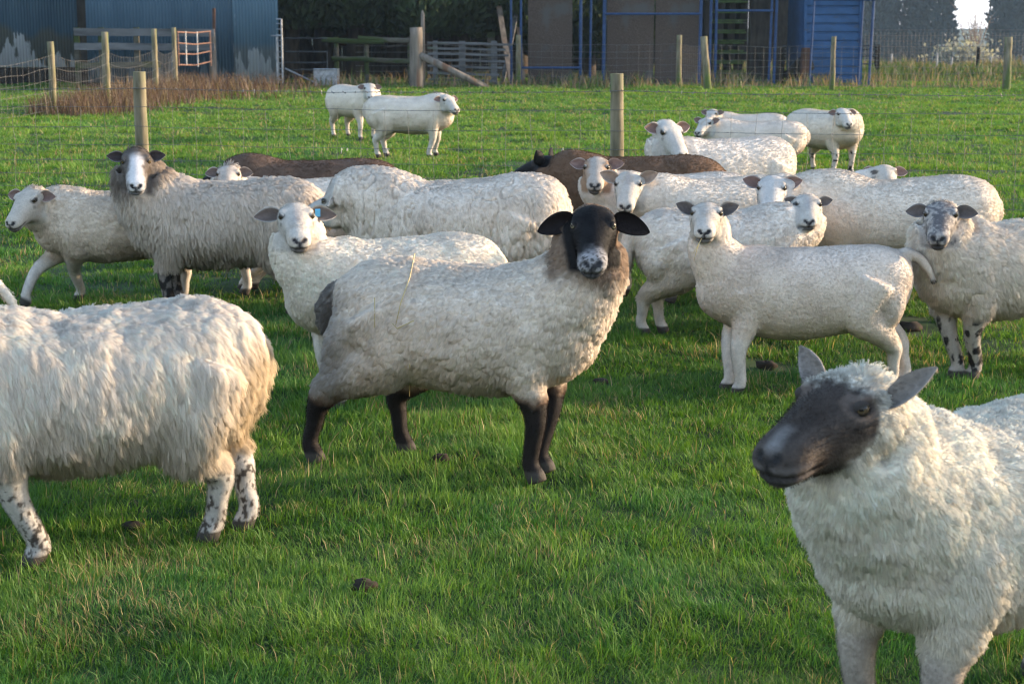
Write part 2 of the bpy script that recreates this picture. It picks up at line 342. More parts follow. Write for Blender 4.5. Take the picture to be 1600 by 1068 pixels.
    fs_ = p.get('fsoft', 1.); face = smooth(-.012*fs_, .012*fs_, bx+(fs_ > 1)*(fbm(V*55, seed+50)-.5)*.05)*inH
    ld = np.min([segd(V, P[1:]) for P in legs], axis=0); lz = p.get('lz', .29)
    ls_ = p.get('lsoft', .03); leg = smooth(lz+ls_, lz-ls_, V[:, 2]+.055*(V[:, 0] < 0)+(fbm(V*25, seed+1)-.5)*.06)*smooth(.125, .095, ld)
    wool = np.clip(1-face-leg, 0, 1)
    # surface relief of the fleece
    fl = p.get('fl', 'crimp'); am = p.get('amp', 1.)
    if fl == 'shag': dsp = (fbm(V*np.array([22, 22, 5.]), seed+2)-.5)*.03+(vn(V*9, seed+3)-.5)*.02
    elif fl == 'groove':
        q = fbm(V*np.array([15, 15, 2.6])+.6*vn(V*6, seed)[:, None], seed+2); dsp = -.010*smooth(.05, 0., np.abs(q-.5))*smooth(.35, .6, vn(V*np.array([5., 5, 3]), seed+6))+(vn(V*6, seed+3)-.5)*.014
    elif fl == 'crimp': dsp = (fbm(V*np.array([15, 15, 20.]), seed+3)-.5)*.022
    else: dsp = (fbm(V*9, seed+3)-.5)*.013
    V = V+N*(dsp*am*wool)[:, None]
    # nostrils, mouth, brow
    hx = hl(V); ay = np.abs(hx[:, 1])
    dn = np.sqrt(((hx[:, 0]-.181)/.014)**2+((ay-.020)/.011)**2+((hx[:, 2]-.002)/.008)**2); V -= N*(.008*smooth(1.4, .3, dn)*inH)[:, None]
    mz = -.036-.12*np.clip(.185-hx[:, 0], 0, .2)*.25; dm = np.abs(hx[:, 2]-mz); mouth = smooth(.0075, .002, dm)*smooth(.105, .13, hx[:, 0])*inH
    V -= N*(.007*mouth)[:, None]
    N = normals(V)
    # colours (markings of the animal)
    C = np.ones((nv, 1))*np.clip(np.array(p.get('wool', (.60, .53, .44)))*np.array([1.36, 1.29, 1.255])*{'short': .84}.get(p.get('fl'), 1.), 0, .88)
    cl = p.get('collar')
    dH = np.linalg.norm(V-ho(-.03, 0, -.05), axis=1)
    if cl is not None: C = C+(np.array(cl)-C)*(smooth(p.get('cr', .30), .15, dH+(fbm(V*12, seed+7)-.5)*.12)*(V[:, 0] > .1))[:, None]
    dirt = p.get('dirt', .35); dm_ = smooth(.52, .30, V[:, 2]+(fbm(V*7, seed+8)-.5)*.25)*dirt; C = C*(1-dm_[:, None]*np.array([.45, .5, .58]))
    rs = p.get('rump')
    if rs is not None: C = C+(np.array(rs)-C)*(smooth(-.33, -.5, V[:, 0]+(fbm(V*8, seed+9)-.5)*.2)*smooth(.70, .55, V[:, 2])*.8)[:, None]
    C = C*(.9+.2*fbm(V*14, seed+10))[:, None]
    if 'whole' in p: C = np.ones((nv, 1))*np.array(p['whole'])*(.8+.4*fbm(V*10, seed+4))[:, None]
    fc = np.ones((nv, 1))*np.array(p.get('face', (.62, .55, .47)))*p.get('fk', .74)*(.86+.28*fbm(hx*45, seed+30))[:, None]
    tn = smooth(.5, .75, fbm(hx*np.array([13, 16, 16.])+seed, seed+31))*(.25+.5*((seed*37 % 10)/10)); fc = fc*(1-tn[:, None]*np.array([.22, .32, .42]))
    fm = p.get('mark')
    nz = fbm(hx*28, seed+11)-.5
    if fm == 'suffolk':
        k = smooth(.118, .165, hx[:, 0]+nz*.05-.5*np.maximum(ay-.03, 0)-.10*np.maximum(ay-.02, 0)*0-.25*np.maximum(-hx[:, 2]-.05, 0)); fc = fc+(np.array([.29, .28, .29])-fc)*k[:, None]
        sp = smooth(.5, .7, vn(hx*260, seed+13))*k; fc = fc*(1-.8*sp[:, None])
    elif fm == 'blaze':
        k = smooth(.05, .016, ay+nz*.035-.10*np.clip(hx[:, 0]-.03, 0, .1))*smooth(-.03, .03, hx[:, 0]+nz*.06); fc = fc+(np.array([.66, .63, .62])-fc)*k[:, None]
    elif fm == 'smoky':
        fc = fc*(.55+.9*fbm(hx*np.array([35, 70, 70]), seed+17))[:, None]
        k = smooth(.034, .0, ay+nz*.04)*smooth(.105, .165, hx[:, 0]+nz*.05)*smooth(.0, .02, hx[:, 2]); fc = fc+(np.array([.24, .225, .22])-fc)*(k*.7)[:, None]
        k = smooth(.12, .16, hx[:, 0]+nz*.05)*smooth(-.005, -.02, hx[:, 2]); fc = fc+(np.array([.14, .12, .115])-fc)*(k*.8)[:, None]
        k = smooth(.9, .3, np.hypot((hx[:, 0]-.03)/.06, (hx[:, 2]+.045)/.04))*(ay > .03); fc = fc+(np.array([.26, .20, .15])-fc)*(k*.5)[:, None]
        k = smooth(.5, .2, np.abs(np.hypot((hx[:, 0]-.012)/.024, (hx[:, 2]-.034)/.018)-1.0+nz*.4))*(ay > .04); fc = fc+(np.array([.17, .125, .10])-fc)*(k*.45)[:, None]
    elif fm == 'speckle':
        k = smooth(-.14, .26, 1.3*(fbm(hx*55, seed+14)-.5)+.24*(1-ay/.042)+.25*(vn(hx*190, seed+15)-.5)); fc = fc+(np.array([.13, .118, .12])-fc)*k[:, None]
    elif fm == 'brownface':
        k = smooth(.03, .06, ay+nz*.05)*smooth(.17, .12, hx[:, 0]); fc = fc+(np.array([.30, .19, .12])-fc)*k[:, None]
    elif fm == 'smudge':
        k = smooth(.03, .0, ay+nz*.05)*smooth(-.09, -.01, hx[:, 0])*smooth(.13, .07, hx[:, 0])*.5; fc = fc+(np.array([.36, .32, .31])-fc)*k[:, None]
    C = C+(fc-C)*face[:, None]
    nose = np.array(p.get('nose', (.022, .020, .022)))
    pad = smooth(1.25, .75, np.sqrt(((ay-.017)/.013)**2+((hx[:, 2]+.002-.35*(ay-.017))/.0085)**2))*smooth(.165, .178, hx[:, 0])
    pad = np.maximum(pad, smooth(.0065, .003, ay)*smooth(-.045, -.035, hx[:, 2])*smooth(.006, -.004, hx[:, 2])*smooth(.17, .185, hx[:, 0]))
    tri = smooth(.004, -.004, ay-.006-.75*np.maximum(-.012-hx[:, 2], 0))*smooth(-.060, -.052, hx[:, 2])*smooth(.002, -.010, hx[:, 2])*smooth(.150, .165, hx[:, 0])*p.get('lips', .8)
    pad = np.maximum(pad, tri); pad = np.maximum(pad, smooth(1.5, .9, dn)); pad = np.maximum(pad, mouth*.9)
    lips = smooth(.018, .006, dm)*smooth(.15, .172, hx[:, 0])*.6
    C = C+(nose-C)*(np.maximum(pad, lips)*inH)[:, None]
    de = np.sqrt(((hx[:, 0]-.012)/.024)**2+((hx[:, 2]-.034)/.016)**2)+9*(ay < .045)+9*(ay > .088*p.get('hwid', 1.04)); C = C+(np.array([.03, .025, .025])-C)*(smooth(1.15, .7, de)*inH*.85)[:, None]
    if 'lid' in p: C = C+(np.array(p['lid'])-C)*(smooth(.35, .1, np.abs(de-1.45))*inH*.7)[:, None]
    td = np.sqrt(((hx[:, 0]-.035)/.010)**2+((hx[:, 2]-.005)/.012)**2)+9*(ay < .045)+9*(ay > .088*p.get('hwid', 1.04)); C = C*(1-.45*(smooth(1.2, .6, td)*inH)[:, None])
    lc = np.ones((nv, 1))*np.array(p.get('legc', (.56, .50, .44)))
    lp = p.get('legpatch', 0.)
    if lp: lc = lc+(np.array(p.get('lpc', (.03, .026, .024)))-lc)*smooth(.5-lp*.25, .56-lp*.25, fbm(V*np.array([1, 1, .7])*p.get('lpf', 32.), seed+15)-.12+.1*smooth(.28, .05, V[:, 2]))[:, None]
    lc = lc*(.62+.6*fbm(V*np.array([40, 40, 22.]), seed+16)+.15*smooth(.1, .3, V[:, 2]))[:, None]
    if 'legmid' in p: C = C+(np.array(p['legmid'])-C)*(smooth(0, .5, leg)*(1-face))[:, None]; leg = smooth(.35, .8, leg)
    C = C+(lc-C)*(leg*(1-face))[:, None]
    hoof = smooth(.05, .04, V[:, 2])*smooth(.09, .06, ld); C = C+(np.array([.05, .042, .035])-C)*hoof[:, None]
    for k_, j_ in (('fn', 0), ('ff', 1)):
        if len(ft.get(k_, ())) < 3: continue
        q = np.linalg.norm(V-legs[j_][-1], axis=1); C = C+(np.array([.05, .042, .035])-C)*smooth(.075, .055, q)[:, None]
    if p.get('tailc') is not None:
        q = smooth(-.565*ls, -.60*ls, V[:, 0])*smooth(.36, .40, V[:, 2])*smooth(.10, .06, np.abs(V[:, 1])); C = C+(np.array(p['tailc'])-C)*q[:, None]
    if 'tipc' in p: C = C+(np.array(p['tipc'])-C)*smooth(.05, .02, np.linalg.norm(V-tp[-1], axis=1))[:, None]
    C = np.clip(C, .004, .9); NOSE[p['id']] = g+Rz@(ho(.165, 0, -.038)*s)
    # ears: leaf-shaped cups welded to the same skin
    EV, EF, EC, EN = [], [], [], []; base_n = nv; eo = np.array(p.get('ear', p.get('face', (.58, .5, .43)))); ei = np.array(p.get('earin', (.15, .115, .10)))
    ea = p.get('ears', (10, 10)); el = p.get('el', .115); ew = p.get('ew', .034); esw = p.get('esw', -.02); nu, nw = 14, 9
    earpts = {}
    for sy, ang in ((-1, ea[0]), (1, ea[1])):                            # sheep's right ear, sheep's left ear
        a = R(ang); ax = unit(np.array([esw, sy*math.cos(a), math.sin(a)])) if not isinstance(esw, tuple) else unit(np.array([esw[(sy+1)//2], sy*math.cos(a), math.sin(a)]))
        # opening of the ear looks forward to where the animal looks
        op = np.array([math.cos(R(p.get('eop', 42))), 0, math.sin(R(p.get('eop', 42)))]); op = unit(op-ax*(op@ax)); sd = np.cross(ax, op)*sy
        U_, W_ = np.meshgrid(np.linspace(0, 1, nu), np.linspace(-1, 1, nw), indexing='ij')
        wd = ew*(.40*(1-U_)**2+np.sin(math.pi*np.clip(U_, 0, 1)**.95)**p.get('etip', .75)*.95); wd[-1] = .002
        bs = np.array([-.048, sy*.060*p.get('hwid', 1.04), p.get('ez', .014)])
        curve = p.get('droop', .1)*el*U_**2
        Pm = bs+ax*(el*U_)[..., None]+sd*(wd*W_)[..., None]+op*((W_**2-.4)*wd*.75*(1-.5*U_))[..., None]-np.array([0, 0, 1.])*curve[..., None]
        for lay, off in ((0, .0028), (1, -.0028)):
            q = Pm+op*off*np.sqrt(np.clip(1-W_**2*.8, 0, 1))[..., None]
            EV.append((Ho+(q.reshape(-1, 3)*hk)@Hm.T)); i, j = np.meshgrid(np.arange(nu-1), np.arange(nw-1), indexing='ij')
            f = np.stack([i*nw+j, i*nw+j+1, (i+1)*nw+j+1, (i+1)*nw+j], -1).reshape(-1, 4)
            if (lay == 0) == (sy > 0): f = f[:, ::-1]
            EF.append(f+base_n); base_n += nu*nw
            rim = smooth(.72, .95, np.abs(W_))*.8
            c = (ei if lay == 0 else eo)[None, None]*np.ones((nu, nw, 1))
            if lay == 0: c = c+(eo-c)*rim[..., None]
            c = c*(.85+.3*vn(Pm*60, seed))[..., None]
            EC.append(c.reshape(-1, 3)); nn = op if lay == 0 else -op; EN.append(np.repeat((Hm@nn)[None], nu*nw, 0))
        earpts[sy] = Ho+(((bs+ax*el*.28+op*.012)*hk)@Hm.T)
        ra = np.arange(nw)                                           # close the rims between both faces
        b0, b1 = base_n-2*nu*nw, base_n-nu*nw
        for edge in (np.arange(nu)*nw, np.arange(nu)*nw+nw-1): EF.append(np.stack([b0+edge[:-1], b0+edge[1:], b1+edge[1:], b1+edge[:-1]], -1))
    if lod < 2 and not p.get('noeyes'):
        for sy in (-1, 1):
            zo = unit(np.array([.40, sy*.85, .34])); xo = unit(np.array([1., 0, 0])-zo*zo[0]); yo = np.cross(zo, xo)*(-sy)
            cen = np.array([.012, sy*.0610*(p.get('hwid', 1.04)/1.04)**.92, .034])
            for f0, f1 in ((R(p.get('lidup', 20)), R(88)), (R(-88), R(-34))):
                ph_, th2 = np.meshgrid(np.linspace(f0, f1, 7), np.linspace(R(-25), R(205), 13), indexing='ij')
                ph_ = ph_-np.sign(f1+f0)*.42*np.clip(np.abs(np.cos(th2))-.55, 0, 1)*(np.abs(ph_) < R(60))
                d_ = np.cos(ph_)[..., None]*np.cos(th2)[..., None]*xo+np.sin(ph_)[..., None]*yo+np.cos(ph_)[..., None]*np.sin(th2)[..., None]*zo
                q = cen+d_*.0172; EV.append(Ho+(q.reshape(-1, 3)*hk)@Hm.T); i, j = np.meshgrid(np.arange(6), np.arange(12), indexing='ij')
                EF.append(np.stack([i*13+j, i*13+j+1, (i+1)*13+j+1, (i+1)*13+j], -1).reshape(-1, 4)+base_n); base_n += 91
                edge = smooth(.5, .1, np.abs(np.linspace(0, 1, 7)-(0 if f0 > 0 else 1)))[:, None, None]
                c = np.array(p.get('face', (.6, .54, .47)))*p.get('fk', .74)*.9; c = c+(np.array([.03, .025, .022])-c)*edge*.9*np.ones((7, 13, 1)); EC.append(c.reshape(-1, 3)); EN.append(((d_.reshape(-1, 3))@Hm.T))
    VV = np.concatenate([V]+EV); CC = np.concatenate([C]+EC); NN = np.concatenate([N]+EN); WW = np.concatenate([wool]+[np.zeros(len(e)) for e in EV])
    FF = np.concatenate([Fq]+EF)
    body = mesh('sheep', VV*s, FF, HIDE, col=CC); body.location = g; body.rotation_euler = (0, 0, hd)
    tag(body, p['label'], 'sheep', 'flock of sheep in the field')
    # eyes
    if not p.get('noeyes'):
        for sy in (-1, 1):
            t = np.linspace(-math.pi/2, math.pi/2, 13)[1:-1]; zz = np.sin(t); qq = np.cos(t); th = np.arange(20)*2*math.pi/20
            d = np.stack([np.outer(qq, np.cos(th)), np.outer(qq, np.sin(th)), np.outer(zz, np.ones(20))], -1).reshape(-1, 3)
            d = np.concatenate([d, [[0, 0, -1], [0, 0, 1]]]); m_ = 11; kk = np.arange(20); i, k = np.meshgrid(np.arange(m_-1), kk, indexing='ij'); k2 = (k+1) % 20
            Q = np.stack([i*20+k, i*20+k2, (i+1)*20+k2, (i+1)*20+k], -1).reshape(-1, 4); T = np.concatenate([np.stack([np.full(20, 220), (kk+1) % 20, kk], -1), np.stack([np.full(20, 221), 200+kk, 200+(kk+1) % 20], -1)])
            # local axis Z of the ball looks out of the head
            zo = unit(np.array([.40, sy*.85, .34])); xo = unit(np.array([1., 0, 0])-zo*zo[0]); yo = np.cross(zo, xo); Me = np.stack([xo, yo, zo], 1)
            q = (np.array([.012, sy*.0610*(p.get('hwid', 1.04)/1.04)**.92, .034])+(d*.0150)@Me.T)*hk
            r2 = np.hypot(d[:, 0], d[:, 1]); col = np.where((r2 < .80)[:, None], np.array(p.get('iris', (.06, .042, .02))), np.array([.03, .025, .02])); col[d[:, 2] < 0] = .03
            col[(np.abs(d[:, 0]) < .55) & (np.abs(d[:, 1]) < .22) & (d[:, 2] > 0)] = .004
            mesh('eye', (Ho+q@Hm.T)*s, [Q, T], EYE, body, col=col)
    if p.get('tag'):
        m = MB(); c = earpts[p['tag']]; m.box(c*s, np.array([.006, .022, .034])*s, Hm); m.build('ear_tag', TAGM, body, label='pale blue tag in the ear').matrix_parent_inverse = Matrix.Identity(4)
    # fleece: fibres gathered into locks
    n_h = p.get('n', {0: 60000, 1: 34000, 2: 12000}[lod]); Lh = p.get('len', .026)
    a, b, c, d = (VV[FF[:, k]] for k in range(4)); ar = np.linalg.norm(np.cross(c-a, d-b), axis=1)*.5; wf = WW[FF].mean(1); ear_f = np.arange(len(FF)) >= len(Fq)
    fmid = VV[FF].mean(1); fno = NN[FF].mean(1); fw_ = g+(fmid*s)@Rz.T; vis = ((fno@Rz.T)*unit(CAM-fw_)).sum(1)
    pr = ar*(p.get('fd', .55)+(1-p.get('fd', .55))*wf)*np.where(vis > -.35, 1., .25); pr[ear_f] *= 1.2; pr[fmid[:, 2] < .05] = 0; pr[VV[FF][:, :, 2].mean(1) < .02] = 0
    hxf = hl(fmid); infr = (hxf[:, 0] > .13)*(np.abs(hxf[:, 1]) < .06)*(np.abs(hxf[:, 2]) < .1); pr = np.where(infr, pr*.35, pr)
    eyz = (np.hypot(hxf[:, 0]-.012, hxf[:, 2]-.034) < .022)*(np.abs(hxf[:, 1]) > .04)*(np.abs(hxf[:, 1]) < .1); pr = np.where(eyz, 0, pr)
    r_ = np.random.default_rng(seed); fi = np.searchsorted(np.cumsum(pr)/pr.sum(), r_.random(n_h)); fi = np.clip(fi, 0, len(FF)-1)
    q1, q2 = r_.random(n_h)[:, None], r_.random(n_h)[:, None]
    mixf = lambda X: (1-q1)*((1-q2)*X[FF[fi, 0]]+q2*X[FF[fi, 1]])+q1*((1-q2)*X[FF[fi, 3]]+q2*X[FF[fi, 2]])
    P0 = mixf(VV); Nn = unit(mixf(NN)); wl = mixf(WW[:, None])[:, 0]; hc = mixf(CC)
    tuft = p.get('tuft', 0.); hl0 = hl(P0); tf = tuft*np.exp(-((hl0[:, 0]+.085)/.04)**2-(hl0[:, 1]/.05)**2)*(hl0[:, 2] > 0)*(np.abs(hl0[:, 2]) < .12)
    ln = (.0055+(Lh-.0055)*wl**1.5)*r_.uniform(.7, 1.15, n_h)*(.75+.5*vn(P0*11, seed+20)); ln = ln+tf*.04
    if p.get('skirt'): ln = ln*(1+p['skirt']*smooth(-.35, -.5, P0[:, 0])*smooth(.62, .42, P0[:, 2])*wl+.6*p['skirt']*smooth(.42, .33, P0[:, 2])*wl)
    lsp = p.get('lock', .018); ncl = int(max(300, ar.sum()/lsp**2)); ci = r_.permutation(n_h)[:min(ncl, n_h//3)]
    st = np.array({'shag': (1., 1, .42), 'groove': (1., 1, .26), 'crimp': (1., 1., .85), 'short': (1., 1., .7)}[fl]); Ps = P0*st; Ps = Ps+(fbm(P0*22, seed+40)-.5)[:, None]*lsp*.9
    kd = kdtree.KDTree(len(ci))
    for j, k in enumerate(ci): kd.insert(Ps[k], j)
    kd.balance(); f2 = [kd.find_n(q, 2) for q in Ps]; nn = np.array([a_[0][1] for a_ in f2]); dd = np.array([(a_[0][2], a_[1][2]) for a_ in f2]); cidx = ci[nn]
    crease = smooth(.42*lsp, .02*lsp, dd[:, 1]-dd[:, 0])*wl*smooth(.25, .6, vn(P0*7, seed+41)+.15); ln = ln*(1-p.get('cd', .45)*crease)
    dome = (P0-P0[cidx])/lsp; dl = np.linalg.norm(dome, axis=1, keepdims=True); dome = dome/np.maximum(dl, 1)
    Nn = unit(Nn+p.get('dome', {'short': .32}.get(fl, .5))*dome*wl[:, None])
    hg = p.get('hang', .5); comb = np.array([-.55, 0, -1.0*hg-.1]); rnd = r_.normal(size=(n_h, 3)); Nf = Nn
    lean = p.get('lean', 1.1)
    t0 = comb-Nn*(Nn@comb)[:, None]; lockr = r_.normal(size=(n_h, 3))[cidx]*.28
    dirn = unit(Nn+lean*t0*(.3+.7*wl)[:, None]+lockr*wl[:, None]+rnd*.2)
    hang = np.array([0, 0, -1.])*hg
    cl_ = p.get('clump', .4)*wl
    tip = P0+dirn*ln[:, None]+hang*(ln*.55)[:, None]; ctip = tip[cidx]; ct0 = P0[cidx]
    off = (ctip-ct0)+ct0-P0; ctl = np.linalg.norm(off, axis=1); ok = (ctl < ln*1.6+.01); cl_ = cl_*ok
    tip = tip+(ctip-tip)*cl_[:, None]
    ph = r_.uniform(0, 6.28, n_h)[cidx]; wv = unit(np.cross(dirn, r_.normal(size=(n_h, 3))[cidx]))
    npt = 5 if lod == 0 else 4; pts = np.empty((n_h, npt, 3), np.float32)
    md = P0+dirn*ln[:, None]*.55
    for k in range(npt):
        t = k/(npt-1); q = (1-t)**2*(P0+Nn*.001)+2*t*(1-t)*md+t*t*tip
        q = q+wv*(np.sin(ph+t*7)*ln*.10*t*wl)[:, None]; pts[:, k] = q*s
    rad0 = p.get('rad', {0: .0011, 1: .0014, 2: .0032}[lod])
    rad = (rad0*(.6+.4*wl))[:, None]*np.linspace(1, .35, npt)[None]
    hc = hc*(1+(r_.random(n_h)-.5)*.24+((r_.random(n_h)-.5)*.13)[cidx]+((r_.random(n_h)-.5)*.3)*(1-wl))[:, None]
    cu = bpy.data.hair_curves.new('fleece'); cu.add_curves([npt]*n_h); cu.points.foreach_set('position', pts.ravel())
    ra = cu.attributes.get('radius') or cu.attributes.new('radius', 'FLOAT', 'POINT'); ra.data.foreach_set('value', rad.astype(np.float32).ravel())
    at = cu.attributes.new('col', 'FLOAT_COLOR', 'CURVE'); c4 = np.ones((n_h, 4), np.float32); c4[:, :3] = np.clip(hc, .004, .9); at.data.foreach_set('color', c4.ravel())
    an = cu.attributes.new('nrm', 'FLOAT_VECTOR', 'CURVE'); an.data.foreach_set('vector', Nn.astype(np.float32).ravel())
    cu.materials.append(WOOL); fo = bpy.data.objects.new('fleece', cu); link(fo, body)
    # landmarks for checking
    W = lambda q: tuple(int(round(x)) for x in proj(g+Rz@(np.asarray(q)*s)))
    print('SHEEP', p['id'], 'hips', W((-.3*ls, 0, .735+zsh-p.get('tilt', 0)*.3+p.get('len', .026)*.5)), 'withers', W((.2*ls, 0, .735+zsh+p.get('tilt', 0)*.2+p.get('len', .026)*.5)), 'rump', W((-.58*ls, 0, .55+zsh)), 'chest', W((.5*ls, 0, .53+zsh)), 'feet', [W((*P[-1][:2], 0)) for P in legs],
          'ears', [W(Ho+Hm@(np.array([-.06, sy*(.06+el), .03])*hk)) for sy in (-1, 1)], 'nose', W(ho(.19, 0, -.01)), 'neck %.2f' % nlen, 'verts', nv)
    return body

